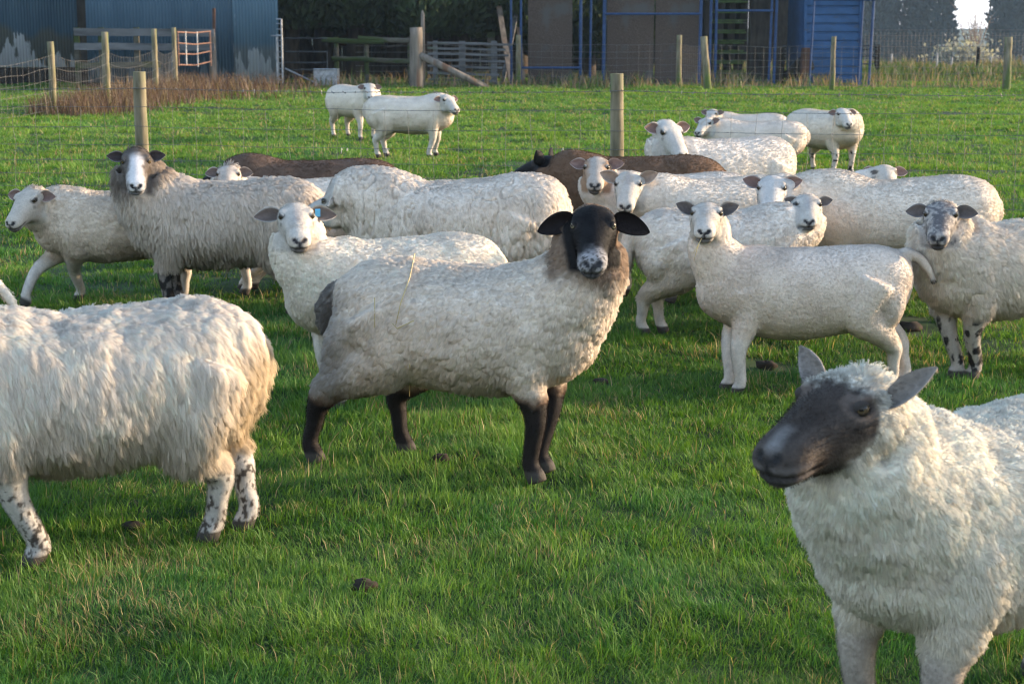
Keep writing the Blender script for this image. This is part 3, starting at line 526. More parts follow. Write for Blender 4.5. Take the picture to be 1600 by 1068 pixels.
W1, W2, W3 = (.64, .575, .485), (.60, .55, .485), (.66, .60, .515)
FLOCK = [
 dict(id='main', lod=0, c=(743, 745), hd=-21, s=0.96, ls=.90, head=(927, 362), hy=-1, hp=27, hdep=.17, hs=1.0, neck=1.06, fl='crimp', len=0.014, wool=(.60, .54, .46), face=(.010, .009, .010), ear=(.009, .008, .008), earin=(.012, .008, .008), esw=.05, dome=.7, mark='suffolk', nose=(.03, .03, .035),
      legc=(.017, .013, .012), lz=.30, lsoft=.055, legmid=(.20, .13, .09), rump=(.33, .29, .255), collar=(.31, .225, .165), cr=.22, ears=(-9, -9), el=.128, ew=.034, etip=.6, fx=-.06, fslant=.95, feet=dict(fn=(831, 768), ff=(846, 752), hn=(488, 737), hf=(630, 722)), tail='stub', tailc=(.19, .168, .15), dirt=.5, iris=(.22, .20, .14), n=120000, rad=.0008, lock=.019, droop=.18, lw=.95,
      label='cream sheep with jet black head and legs and a white muzzle, centre of the flock'),
 dict(id='leftfg', ls=0.96, lod=0, c=(138, 862), hd=207, s=0.98, head=(-190, 560), hy=-60, hp=28, hdep=.0, fl='shag', len=.030, wool=(.66, .60, .53), rump=(.55, .41, .25), legc=(.52, .48, .44), legpatch=.0001, lpf=95., lpc=(.09, .075, .065), lz=.31, feet=dict(fn=(60, 885), ff=(-45, 852), hn=(333, 846), hf=(387, 828)), tail='dock', dirt=.55, n=190000, rad=.00062, lock=.020, hang=.9, clump=.2, dome=.4, skirt=.35, lean=1.2, noeyes=True,  # rump tints the wool yellow towards the tail end
      label='long shaggy white sheep turned away with yellowed rump and black-spotted legs, head out of view'),
 dict(id='rightfg', lod=0, c=(1530, 1150), hd=218, s=0.97, head=(1311, 649), hy=-42, hp=16, hwid=1.24, fsoft=2.2, hdep=.22, hs=1.04, neck=1.14, fl='crimp', len=0.017, wool=(.68, .62, .53), face=(.072, .057, .049), ear=(.42, .37, .34), earin=(.24, .205, .18), nose=(.02, .018, .018), legc=(.34, .29, .245), ears=(28, 36), el=.122, ew=.024, esw=-.45, fx=-.022, fslant=.95, iris=(.10, .07, .04), lidup=8, mark='smoky', tuft=.6, dirt=.35, n=170000, rad=.0007, lock=.015, clump=.25, droop=-.05,
      label='nearest sheep, thick cream fleece with a smoky grey face, glancing sideways'),
 dict(id='whiteneck', ls=0.93, lod=0, c=(610, 632), hd=203, s=0.91, head=(463, 347), hy=4, hp=18, hdep=.10, hs=1.0, neck=.98, fl='crimp', len=0.012, amp=.7, wool=W3, face=(.66, .60, .53), mark='smudge', ears=(2, 2), el=.115, ew=.033, nose=(.03, .026, .03), legc=(.6, .54, .48), tail='dock', n=80000, rad=.0009, lock=.015, tag=1, droop=.12, dz=-.01,
      label='white sheep with blue ear tag staring ahead, behind the rump of the black-headed one'),
 dict(id='greyface', lod=0, c=(350, 487), hd=184, s=0.96, head=(213, 258), hy=-2, hp=30, hdep=.14, hs=1.05, neck=1.12, fl='shag', amp=.7, len=.04, wool=(.585, .525, .45), collar=(.32, .26, .21), cr=.2, face=(.15, .125, .108), ear=(.30, .27, .26), earin=(.06, .045, .045), mark='blaze', fx=-.075, legc=(.2, .17, .15), lz=.26, legpatch=.5, ears=(14, 14), el=.09, ew=.028, tuft=.3, dirt=.5, n=80000, rad=.0011, lock=.02, hang=.8, clump=.6, iris=(.20, .13, .035), rump=(.3, .25, .2), nl=-.02,
      label='tall sheep with brown-grey cheeks and white blaze standing before a fence post'),
 dict(id='walker', lod=1, c=(185, 478), hd=200, s=0.85, head=(44, 318), hy=-38, hp=30, hdep=.16, hs=1.12, neck=1.0, fl='crimp', len=0.016, wool=(.56, .49, .40), face=(.66, .58, .49), ears=(8, 8), el=.10, ew=.032, earin=(.21, .135, .115), legc=(.52, .46, .40), lz=.30, dirt=.6, feet=dict(ff=(40, 481, .03), fn=(126, 474)), n=34000, lock=.02, tuft=.5,
      label='white-faced sheep walking with one front hoof lifted, at the left edge'),
 dict(id='tuft', lod=1, c=(455, 455), hd=190, s=0.88, head=(357, 278), hy=-6, hp=20, hdep=0.2, fl='short', len=0.012, wool=W3, face=(.64, .56, .49), ears=(2, 2), el=.09, tuft=1.4, n=20000, feet=dict(hn=(383, 454), hf=(400, 452)),
      label='white sheep with woolly topknot, only the crown of its head and back showing behind others'),
 dict(id='brownleft', lod=1, c=(478, 424), hd=182, s=0.95, ls=1.12, head=(338, 283), hy=-75, hp=20, hdep=.08, fl='short', len=0.012, dome=.7, cd=.7, whole=(.12, .075, .052), face=(.012, .011, .012), ear=(.012, .011, .012), earin=(.012, .01, .01), legc=(.02, .015, .012), ears=(25, 25), el=.10, n=22000, noeyes=True,
      label='dark brown sheep whose long back shows behind the white ones, black ear at its left'),
 dict(id='groove', tilt=-0.06, dz=0.05, lod=0, c=(705, 522), hd=178, s=1.0, ls=1.0, fat=1.08, head=(522, 322), hy=-118, hp=14, hdep=-.02, neck=1.1, fl='groove', len=0.019, wool=(.58, .525, .455), face=(.6, .55, .5), ears=(0, 0), n=90000, rad=.001, lock=.024, hang=.9, cd=.7, dome=.75, clump=.3, dirt=.45, el=.1, nl=-.05,
      label='big-bodied sheep with deep upright creases in its long grey-white fleece, head half hidden'),
 dict(id='brownright', lod=1, c=(978, 424), hd=183, s=1.03, ls=1.05, head=(845, 262), hy=-112, hp=15, hdep=-.06, hs=1.0, fl='short', len=0.011, dome=.7, cd=.7, whole=(.13, .076, .046), face=(.011, .010, .011), ear=(.011, .01, .01), earin=(.012, .01, .01), legc=(.02, .015, .012), ears=(58, 58), el=.12, ew=.042, collar=(.11, .066, .04), n=24000, noeyes=True, fx=-.09,
      label='dark brown sheep with black head turned away, standing at the mossy post'),
 dict(id='brownface', lod=1, c=(1040, 457), hd=192, s=.92, head=(932, 268), hy=-3, hp=20, hdep=.12, hs=1.05, fl='short', len=0.010, wool=W2, face=(.52, .45, .39), mark='brownface', ears=(16, 16), el=.10, ear=(.5, .42, .36), earin=(.21, .135, .115), n=24000,
      label='pale sheep with brown-patched face, beside the dark brown one'),
 dict(id='bigears', lod=1, c=(1105, 474), hd=200, s=0.9, head=(982, 293), hy=-6, hp=28, hdep=.14, hs=1.08, fl='short', len=0.011, wool=W3, face=(.64, .58, .51), mark='smudge', ears=(32, 32), el=.115, earin=(.30, .22, .17), n=28000,
      label='white sheep with ears pricked up in a V, just above the black head'),
 dict(id='bulk', tilt=-0.03, lod=1, c=(1385, 503), hd=180, s=0.97, fat=1.12, ls=0.98, head=(1206, 300), hy=-4, hp=25, hdep=.18, hs=1.0, fl='short', len=0.011, wool=(.63, .56, .47), face=(.68, .64, .60), ears=(24, 24), el=.10, earin=(.21, .135, .115), n=36000, dirt=.55, neck=1.05,
      label='broad cream sheep side-on at the back right, white face partly covered by a neighbour'),
 dict(id='peeking', lod=1, c=(1350, 470), hd=165, s=.86, dz=-.06, head=(1383, 276), hy=10, hp=14, hdep=.1, fl='short', len=0.009, wool=W2, ears=(4, 4), el=.09, n=12000, earin=(.21, .135, .115), noeyes=True,
      label='sheep hidden behind the broad cream one, only crown and two ears visible'),
 dict(id='behind', ls=0.95, lod=1, c=(1135, 527), hd=3, s=0.85, head=(1263, 326), hy=2, hp=17, hdep=.02, hs=.98, fl='crimp', amp=.8, len=0.016, wool=W2, face=(.66, .60, .53), mark='smudge', ears=(22, 22), el=.085, ew=.03, earin=(.15, .12, .105), n=38000, feet=dict(hn=(1003, 527), hf=(1032, 524)), legc=(.58, .52, .46), lz=.27, dirt=.6, tail='long',
      label='woolly off-white sheep facing the other way, standing behind the smooth white ewe'),
 dict(id='ewe', lod=0, c=(1240, 607), hd=183, s=0.81, ls=1.05, fat=.95, head=(1104, 342), hy=-3, hp=12, hdep=.12, hs=1.08, neck=.92, fl='short', len=0.008, amp=1.0, wool=(.62, .55, .475), face=(.66, .59, .52), ears=(32, 30), el=.10, ew=.033, earin=(.115, .095, .088), legc=(.55, .49, .43), lz=.30, tail='up', n=100000, tipc=(.16, .13, .11), rad=.0008, lock=.016, clump=.3, dome=.5, cd=.9, belly=1.16, dirt=.3, feet=dict(fn=(1155, 618), ff=(1138, 611), hn=(1392, 606), hf=(1412, 600)), dz=.015,
      label='smooth close-coated white ewe in profile, tail raised, a stem of grass at its mouth'),
 dict(id='speckle', lod=0, c=(1560, 582), hd=208, s=0.92, head=(1470, 343), hy=-3, hp=21, hdep=.14, hs=1.0, neck=1.12, fl='crimp', len=0.022, wool=(.62, .56, .475), face=(.50, .45, .41), mark='speckle', ears=(4, 4), el=.10, ew=.031, ear=(.3, .27, .26), earin=(.13, .105, .095), legc=(.40, .35, .30), legpatch=.08, lpf=30., lz=.30, n=80000, rad=.001, lock=.018, tuft=.3, feet=dict(fn=(1522, 592), ff=(1494, 590)),
      label='thick-fleeced sheep with grey-mottled face and level ears, cut by the right edge'),
 dict(id='farside', lod=1, c=(645, 253), hd=-6, s=0.93, head=(700, 160), hy=32, hp=22, hdep=0.18, hs=1.12, fl='short', len=0.011, wool=W3, face=(.66, .60, .53), ears=(5, 5), el=.09, n=14000, rad=.0028, earin=(.21, .135, .115), legc=(.56, .5, .44), lz=.36, feet=dict(fn=(671, 254), ff=(680, 250), hn=(590, 253), hf=(603, 251)),
      label='side-on white sheep in the far grass, head turned to look right'),
 dict(id='farfront', lod=2, c=(556, 216), hd=-52, s=0.96, head=(578, 141), hy=2, hp=26, hdep=0.2, hs=1.1, fl='short', len=0.010, wool=W3, face=(.68, .63, .57), ears=(6, 6), el=.09, earin=(.21, .135, .115), legc=(.5, .44, .38),
      label='white sheep tucked behind the far one that looks right, facing the camera'),
 dict(id='farright', lod=1, c=(1290, 273), hd=-58, s=0.87, fat=1.25, head=(1318, 182), hy=20, hp=22, hdep=0.2, hs=1.12, fl='short', len=0.011, wool=(.62, .56, .47), face=(.68, .63, .57), ears=(8, 8), el=.09, n=14000, rad=.0028, earin=(.21, .135, .115), legc=(.54, .48, .42), legpatch=.02,
      label='plump round cream sheep alone in the far grass, facing forward beside the blue container'),
 dict(id='lookdown', lod=1, c=(1120, 381), hd=205, s=1.04, head=(1046, 212), hy=32, hp=34, hdep=.16, hs=1.1, fl='short', len=0.012, wool=(.66, .61, .54), face=(.68, .63, .57), ears=(14, 14), el=.10, earin=(.21, .135, .115), n=20000, rad=.0022,
      label='white sheep with head dipped rightward, front one of the three near the fence wires'),
 dict(id='wire', lod=1, c=(1172, 293), hd=180, s=0.83, ls=1.1, head=(1102, 196), hy=-28, hp=22, hdep=.1, hs=1.08, fl='short', len=0.010, wool=(.62, .55, .47), face=(.68, .63, .57), ears=(26, 26), el=.10, earin=(.21, .135, .115), n=14000, rad=.0026,
      label='white sheep just behind the wire netting, face turned left, middle of three'),
 dict(id='back', lod=2, c=(1165, 262), hd=181, s=0.8, head=(1112, 181), hy=-18, hp=24, hdep=0.15, hs=1.08, fl='short', len=0.009, wool=(.62, .55, .47), face=(.66, .6, .54), ears=(14, 14), el=.09, earin=(.21, .135, .115),
      label='rearmost of the three clustered sheep beyond the wire, mostly covered'),
 dict(id='edge', lod=1, c=(-218, 680), hd=184, s=0.88, head=(-420, 470), hy=-80, hp=28, hdep=.1, fl='short', len=0.012, wool=W3, tail='up', n=16000, noeyes=True,
      label='sheep leaving at the left edge, only its white tail and rump showing'),
]
only = os.environ.get('ONLY')
for i_, p_ in enumerate(FLOCK):
    p_.setdefault('seed', 100+37*i_)
    if only and p_['id'] not in only.split(','): continue
    make_sheep(p_)

STRAW, _, _b = newmat('straw_stalk'); _b.inputs['Base Color'].default_value = (.50, .38, .18, 1); _b.inputs['Roughness'].default_value = .6
from mathutils.bvhtree import BVHTree
for k_, (pts_, lb) in enumerate([([(646, 405), (640, 440), (631, 475), (624, 508)], 'long pale straw lying down the hip of the black-headed sheep'), ([(590, 468), (588, 510)], 'short straw on the thigh of the black-headed sheep'), ([(645, 563), (640, 612)], 'pale straw hanging low on the flank of the black-headed sheep'),
    ([(670, 622), (694, 624)], 'straw lying level under the belly edge of the black-headed sheep'), ([(698, 614), (721, 627)], 'slanted straw beside the level one at the belly edge'), ([(652, 500), (626, 512), (618, 505)], 'thin bent straw on the flank below the long one')]):
    b_ = next((o for o in scn.objects if o.name == 'sheep' and 'jet black' in o.get('label', '')), None)
    if b_ is None: break
    bpy.context.view_layer.update(); mi_ = b_.matrix_world.inverted(); bv = BVHTree.FromPolygons([v.co.copy() for v in b_.data.vertices], [tuple(f.vertices) for f in b_.data.polygons]) if k_ == 0 else bv
    P = []
    for u, v in pts_:
        h_, n_, _, _ = bv.ray_cast(mi_ @ Vector(CAM), (mi_.to_3x3() @ Vector(ray(u, v))).normalized())
        if h_ is not None: P.append(np.array(b_.matrix_world @ (h_+n_*.021)))
    if len(P) > 1: tag(MB().tube(P, [.0022]*(len(P)-1)+[.0012], 6).build('straw', STRAW, None, True, loc=P[0]), lb, 'straw', 'straws caught in the fleece')

if 'ewe' in NOSE:
    q_ = NOSE['ewe']; STEM = leafmat('fresh_stem', .3); m = MB(); m.tube([q_+[-.012, -.02, .005], q_+[-.03, -.035, -.03], q_+[-.045, -.04, -.085]], [.002, .002, .001], 5); m.tube([q_+[-.02, -.03, -.01], q_+[-.05, -.04, -.06]], [.002, .001], 5)
    o_ = m.build('grass_stem', STRAW, None, True, loc=q_); tag(o_, 'green-yellow stem of grass hanging from the mouth of the smooth white ewe', 'grass stem')

# ------------------------------------------------------------------ ground and far hills of air
ys = np.concatenate([np.linspace(-40, 2, 15)[:-1], np.geomspace(2, 60, 260)[:-1], np.geomspace(60, 2500, 50)]); xs = np.sinh(np.linspace(-7, 7, 321))*2.2
X, Y = np.meshgrid(xs, ys); Z = gz(X, Y); n1, n2 = len(ys), len(xs); i, k = np.meshgrid(np.arange(n1-1), np.arange(n2-1), indexing='ij')
GROUND = noisy('meadow_soil', (.010, .024, .005), (.026, .058, .011), 6, .95, c3=(.03, .022, .014), s3=.9, t3=.64, bump=.5)
tag(mesh('ground', np.stack([X, Y, Z], -1).reshape(-1, 3), np.stack([i*n2+k, i*n2+k+1, (i+1)*n2+k+1, (i+1)*n2+k], -1).reshape(-1, 4), GROUND), kind='structure')

POST = noisy('weathered_post', (.10, .085, .05), (.30, .25, .17), 14, .9, (1, 1, .18), c3=(.085, .12, .03), s3=2.2, t3=.47, bump=.6)
OLDPOST = noisy('old_grey_timber', (.10, .085, .07), (.26, .215, .175), 10, .9, (1, 1, .15), c3=(.16, .09, .055), s3=2.2, t3=.6, bump=.6)
RAIL = noisy('grey_rail', (.06, .06, .062), (.155, .155, .16), 7, .9, (.2, 1, 1), c3=(.05, .07, .02), s3=2, t3=.6, bump=.5)
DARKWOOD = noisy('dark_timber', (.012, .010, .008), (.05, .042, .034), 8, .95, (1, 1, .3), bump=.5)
MOSSY = noisy('mossy_rail', (.05, .045, .035), (.12, .11, .085), 8, .95, (.3, 1, 1), c3=(.035, .052, .014), s3=2.5, t3=.5, bump=.6)
WIRE = noisy('dull_wire', (.10, .10, .10), (.22, .21, .20), 30, .6, metal=.6, bump=0)
GALV = noisy('galvanised_steel', (.22, .23, .25), (.42, .43, .45), 9, .5, metal=.5, bump=.1)
BLUEPOLE = noisy('blue_painted_steel', (.018, .042, .11), (.03, .07, .17), 9, .55, c3=(.09, .055, .04), s3=5, t3=.68, bump=.15)
RUST = noisy('rusty_tube', (.11, .06, .045), (.24, .135, .10), 15, .85, bump=.4)
RUSTDARK = noisy('rusty_plate', (.05, .028, .02), (.12, .06, .04), 6, .9, bump=.4)
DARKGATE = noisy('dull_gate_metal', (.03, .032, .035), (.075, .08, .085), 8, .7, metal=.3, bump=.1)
CHIP = noisy('weathered_chipboard', (.05, .035, .028), (.115, .085, .068), 55, .95, c3=(.085, .078, .072), s3=1.4, t3=.55, bump=.2, det=3)
def sheetmat(name, base, base2, low, lowz, lowsoft, peel, pt, pz):
    """painted corrugated sheet: faded blue, a duller repainted band low down, flakes that bare the pale metal"""
    m, n, b = newmat(name); L = n.links.new; tc = n.nodes.new('ShaderNodeTexCoord'); sx = n.nodes.new('ShaderNodeSeparateXYZ'); L(tc.outputs['Object'], sx.inputs[0])
    def noise(sc, st, det=5):
        mp = n.nodes.new('ShaderNodeMapping'); mp.inputs['Scale'].default_value = st; L(tc.outputs['Object'], mp.inputs[0]); t = n.nodes.new('ShaderNodeTexNoise'); t.inputs['Scale'].default_value = sc; t.inputs['Detail'].default_value = det; L(mp.outputs[0], t.inputs['Vector']); return t.outputs[0]
    def ramp(a, p0, p1, c0=(0, 0, 0), c1=(1, 1, 1)):
        r = n.nodes.new('ShaderNodeValToRGB'); r.color_ramp.elements[0].position = p0; r.color_ramp.elements[1].position = p1; r.color_ramp.elements[0].color = (*c0, 1); r.color_ramp.elements[1].color = (*c1, 1); L(a, r.inputs[0]); return r.outputs[0]
    def math_(op, a, bb):
        t = n.nodes.new('ShaderNodeMath'); t.operation = op
        for q, i_ in ((a, 0), (bb, 1)):
            if isinstance(q, (int, float)): t.inputs[i_].default_value = q
            else: L(q, t.inputs[i_])
        return t.outputs[0]
    def mix(f, a, c):
        t = n.nodes.new('ShaderNodeMixRGB'); L(f, t.inputs[0]); L(a, t.inputs[1]); t.inputs[2].default_value = (*c, 1); return t.outputs[0]
    c = ramp(noise(2.2, (1, 1, .25)), .3, .7, base, base2)
    if low is not None:
        edge = math_('ADD', sx.outputs[2], math_('MULTIPLY', math_('SUBTRACT', noise(1.5, (1, 1, .02), 3), .5), -lowsoft))
        f = n.nodes.new('ShaderNodeMapRange'); f.inputs[1].default_value = lowz-.1; f.inputs[2].default_value = lowz+.1; f.inputs[3].default_value = 1; f.inputs[4].default_value = 0; L(edge, f.inputs[0]); c = mix(f.outputs[0], c, low)
    pk = math_('ADD', noise(2.4, (1.6, 1, .35), 8), math_('MULTIPLY', math_('SUBTRACT', pz, sx.outputs[2]), .22))
    c = mix(ramp(pk, pt, pt+.02), c, peel)
    st = ramp(noise(5, (3, 1, .12)), .6, .75); c = mix(math_('MULTIPLY', st, .35), c, (.10, .09, .075))
    L(c, b.inputs['Base Color']); b.inputs['Roughness'].default_value = .6; b.inputs['Specular IOR Level'].default_value = .3; return m
BARN1 = sheetmat('barn_sheet_flaking', (.046, .088, .132), (.065, .118, .168), (.10, .112, .105), 1.3, .9, (.45, .48, .52), .64, 1.6)
BARN2 = sheetmat('barn_sheet', (.046, .09, .135), (.066, .12, .172), None, 0, 0, (.16, .22, .28), .70, 1.2)
BARN3 = sheetmat('barn_sheet_bared', (.065, .125, .18), (.09, .155, .21), (.13, .16, .18), 1.0, .6, (.34, .38, .42), .60, 1.4)
def X_(u, y, z=.5): return float(pt(u, 90, y)[0])
def Z_(v, y): return float(pt(800, v, y)[2])
def corr(name, x0, x1, y, z0, z1, mat, parent, pitch=.076, amp=.011, horiz=False, thick=.004):
    """a corrugated sheet with a real wavy section and thickness"""
    if horiz: x0, x1, z0, z1 = z0, z1, x0, x1
    n = int((x1-x0)/pitch*8)+1; xx = np.linspace(x0, x1, n); d = amp*np.sin(xx/pitch*2*math.pi); V = []
    for z in (z0, z1):
        for off in (0, thick):
            V.append(np.stack([xx, y+d+off, xx*0+z], -1) if not horiz else np.stack([xx*0+z, y+d+off, xx], -1))
    V = np.concatenate(V); k = np.arange(n-1); Q = []
    for a, b in ((0, 2), (3, 1), (1, 0), (2, 3)): Q.append(np.stack([a*n+k, a*n+k+1, b*n+k+1, b*n+k], -1))
    o = mesh(name, V, Q, mat, None, shade=True)
    if parent is not None: o.parent = parent; o.matrix_parent_inverse = parent.matrix_basis.inverted()
    return o
# ------------------------------------------------------------------ the blue barn
bx = X_(200, 41); barn = thing('barn', (bx, 41, 0), 'long blue barn of corrugated sheet with flaking paint and a dark post between its walls', 'barn')
corr('wall_panel', X_(-420, 43.6), X_(52, 43.6), 43.6, .42, 4.2, BARN1, barn)['label'] = 'blue sheet wall with dull lower band and white flakes'
corr('wall_panel', X_(50, 43.6), X_(124, 43.6), 43.55, .42, 4.2, BARN1, barn)
corr('wall_panel', X_(137, 41), X_(366, 41), 41.0, .12, 4.2, BARN2, barn)
corr('wall_panel', X_(365, 40.94), X_(436, 40.94), 40.94, .10, 4.2, BARN3, barn)['label'] = 'paler end sheet with bare streaks'
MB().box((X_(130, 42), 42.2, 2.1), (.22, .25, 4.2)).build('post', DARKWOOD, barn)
MB().box((X_(0, 44), 43.75, .2), (12., .2, .42)).build('dark_gap_fill', DARKWOOD, barn)  # dark strip put in for the shade in the gap under the sheets
MB().box((X_(287, 41), 41.1, .055), (4.65, .12, .11)).build('dark_gap_fill', DARKWOOD, barn)
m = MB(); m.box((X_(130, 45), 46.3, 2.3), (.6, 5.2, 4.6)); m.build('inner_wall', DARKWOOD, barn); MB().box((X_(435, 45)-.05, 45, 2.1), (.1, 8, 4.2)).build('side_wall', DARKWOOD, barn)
m = MB(); m.beam((X_(-430, 43), 42.9, 4.25), (X_(-430, 43), 50, 6.6), .05, .05)
V = np.array([[X_(-430, 43), 40.6, 4.2], [X_(445, 41), 40.6, 4.2], [X_(445, 41), 49, 6.4], [X_(-430, 43), 49, 6.4]]); V = np.concatenate([V, V+[0, 0, .06]])
MB().add(V, [[0, 3, 2, 1], [4, 5, 6, 7], [0, 1, 5, 4], [1, 2, 6, 5], [2, 3, 7, 6], [3, 0, 4, 7]]).build('roof', GALV, barn)
m = MB(); xa = X_(438.5, 40.7)                                        # pale ladder frame at the end of the barn
t = thing('ladder_frame', (xa, 40.6, 0), 'narrow pale metal ladder frame standing against the barn end', 'ladder')
for dx in (-.07, .05):
    MB().tube([(xa+dx, 40.6, .12), (xa+dx, 40.6, Z_(30, 40.6) if dx > 0 else Z_(58, 40.6))], .022).build('rail', GALV, t)
for z in np.arange(.2, 1.55, .13): MB().tube([(xa-.07, 40.6, z), (xa+.05, 40.6, z)], .011, 6).build('rung', GALV, t)
MB().tube([(xa-.2, 40.6, Z_(56, 40.6)), (xa+.05, 40.6, Z_(56, 40.6))], .018, 6).build('arm', GALV, t)
MB().tube([(xa-.07, 40.6, Z_(30, 40.6)), (xa+.05, 40.6, Z_(30, 40.6))], .018, 6).build('arm', GALV, t)

# ------------------------------------------------------------------ fence posts
def post(u, v0, vt, dia, label, mat=POST, lean=0., cat='fence post', group=None, name='fence_post', under=.0, y=None):
    g = gp(u, v0) if y is None else np.array([X_(u, y), y, 0.]); zt = float(pt(u, vt, g[1])[2]); r = dia/2
    zs_ = np.linspace(-.1, zt, 9); P = np.stack([g[0]+lean*zs_+rng.normal(size=9)*.003*(zt > 1), g[1]+0*zs_, zs_], -1)
    m = MB(); m.tube(P, r*np.linspace(1.08, .94, 9), 14, True, .03); o = m.build(name, mat, None, True, loc=(g[0], g[1], 0))
    for pl in o.data.polygons:
        if abs(pl.normal.z) > .9: pl.use_smooth = False
    return tag(o, label, cat, group), g, zt
FA, FB = np.array([-3.07, 14.03]), np.array([.855, 13.45]); fd_ = FB-FA; FC, FD = FB+fd_, FA-fd_
def nearpost(u, y, vt, lab): return post(u, 330, vt, .108, lab, y=y, group='posts of the wire fence behind the flock')
nearpost(216.5, 14.03, 112, 'round fence post rising just behind the head of the white-blazed sheep')
nearpost(965, 13.45, 115, 'round green-mossed fence post right of the middle, behind the dark brown sheep')
# wires of the near fence: a barbed strand and a square-mesh netting
def wire(name, P, r, mat=WIRE, parent=None):
    m = MB(); m.tube(P, r, 5, False); return m.build(name, mat, parent, True)
def span(z0, z1, sag, ends=(FD, FA, FB, FC)):
    P = []
    for a, b in zip(ends[:-1], ends[1:]):
        for t_ in np.linspace(0, 1, 13)[:-1]:
            q = a+(b-a)*t_; P.append((q[0], q[1]-.06, z0-sag*4*t_*(1-t_)+rng.normal()*.003))
    P.append((*ends[-1], z0)); return np.array(P)
bw = thing('barbed_wire', (*FA, 1.0), 'single strand of barbed wire along the top of the near fence', 'barbed wire')
P = span(1.005, 1, .02); o = wire('strand', P, .0026, parent=bw); o.matrix_parent_inverse = bw.matrix_basis.inverted()
m = MB(); s_ = np.linspace(0, len(P)-1.001, 130)
for q in s_:
    c = P[int(q)]+(P[int(q)+1]-P[int(q)])*(q % 1)
    for _ in range(2): d = unit(rng.normal(size=3))*.016; m.tube([c-d, c+d], .0026, 4, False)
m.build('barbs', WIRE, bw)['kind'] = 'stuff'
net = thing('wire_netting', (*FA, .8), 'square-mesh stock netting stretched between the near fence posts', 'wire netting')
lines = [span(z, z, .015) for z in (.86, .70, .555, .43, .32, .22, .14, .07)]
m = MB()
for P in lines: m.tube(P, .0021, 5, False)
tot = len(lines[0])-1
for q in np.linspace(0, tot-.001, 62):
    pp = [L_[int(q)]+(L_[int(q)+1]-L_[int(q)])*(q % 1)+np.array([rng.normal()*.006, 0, 0]) for L_ in lines]; m.tube(pp, .0014, 4, False)
o = m.build('mesh', WIRE, net, True)
m = MB()
WISP = noisy('snagged_wool', (.5, .46, .4), (.7, .65, .58), 30, .95, bump=0)
for q in rng.uniform(tot*.36, tot*.68, 16):
    L_ = lines[rng.choice([2, 2, 3, 3, 3, 4])]; c = L_[int(q)]+(L_[int(q)+1]-L_[int(q)])*(q % 1)
    for _ in range(6): d = rng.normal(size=3)*[.008, .008, .018]; m.tube([c, c+d*.5+[0, 0, -.008], c+d+[0, 0, -.02]], .0018, 4, False)
o = m.build('wool_wisps', WISP, net, True); o['kind'] = 'stuff'
# side fence that runs back to the barn
sidep = [(80, 28.84, 65, .115, 'first'), (165, 31.6, 50, .13, ''), (242, 35.2, 45, .11, ''), (273, 37.2, 43, .10, '')]
labs = ['short fence post at the near corner of the weedy side fence', 'stout fence post in front of the dark barn door post', 'thin fence post midway along the barn rails', 'slim post hinging the small rusty gate']
SP = []
for (u, y, vt, d, _), lb in zip(sidep, labs):
    o, g, zt = post(u, 100, vt, d, lb, y=y, group='posts of the side fence by the barn'); SP.append((g, zt))
sn = thing('side_netting', (SP[0][0][0], SP[0][0][1], 0), 'slack pale wire netting along the weedy side fence', 'wire netting')
ends = [np.array([-9.4, 19.5]), np.array([-8.4, 24.3])]+[np.array(g[:2]) for g, _ in SP]; m = MB(); LL = []
for z in (1.0, .8, .6, .42, .25, .1):
    P = []
    for a, b in zip(ends[:-1], ends[1:]):
        for t_ in np.linspace(0, 1, 9)[:-1]: q = a+(b-a)*t_; P.append((q[0]+.03, q[1], z-.10*4*t_*(1-t_)*(.4+z)+rng.normal()*.008))
    P.append((*ends[-1], z)); LL.append(np.array(P)); m.tube(LL[-1], .0024, 5, False)
for q in np.linspace(0, len(LL[0])-1.001, 110): m.tube([L_[int(q)]+(L_[int(q)+1]-L_[int(q)])*(q % 1) for L_ in LL], .0018, 4, False)
m.build('mesh', WIRE, sn, True)
for o in scn.objects:
    if o.parent in (net, sn): o.matrix_parent_inverse = o.parent.matrix_basis.inverted()
# timber rails before the barn
rf = thing('rail_fence', (X_(230, 39.8), 39.8, 0), 'weathered grey two-rail timber fence along the barn front', 'fence')
for va, vb in ((44, 56), (67, 78)):
    z0, z1 = Z_(vb, 39.8), Z_(va, 39.8); MB().beam((X_(117, 39.8), 39.8, (z0+z1)/2), (X_(336, 39.8), 39.8, (z0+z1)/2-.02), .05, z1-z0, jit=.006).build('rail', RAIL, rf)
MB().beam((X_(121, 39.8), 39.8, Z_(103, 39.8)), (X_(250, 39.8), 39.8, Z_(101, 39.8)), .05, .14, jit=.006).build('rail', MOSSY, rf)
for u in (122, 160, 215): MB().beam((X_(u, 39.9), 39.86, -.05), (X_(u, 39.9), 39.86, Z_(43, 39.9)), .12, .1, (0, 1, 0)).build('post', MOSSY, rf)
post(334, 138, 46, .17, 'broad split grey gatepost at the right end of the barn rails', OLDPOST, name='gate_post', cat='gate post')
MB().beam((X_(335, 40.4), 40.45, 1.3), (X_(336, 40.4), 40.45, Z_(13, 40.4)), .06, .09, (0, 1, 0)).build('channel', RUSTDARK, barn)
gt = thing('small_gate', (X_(300, 37.9), 37.9, 0), 'small rust-orange tubular gate beside the barn rails', 'gate')
ya, yb = 37.3, 39.6; xa, xb = SP[3][0][0]+.05, X_(330, 39.6)
def gtp(t_, v): y_ = ya+(yb-ya)*t_; return (xa+(xb-xa)*t_, y_, Z_(v, 37.5 if t_ < .5 else 39.6))
for va, vb in ((50, 49), (67, 67), (84, 80), (101, 96)):
    MB().tube([gtp(0, va), gtp(.5, (va+vb)/2+1.5), gtp(1, vb)], .016).build('bar', RUST, gt)
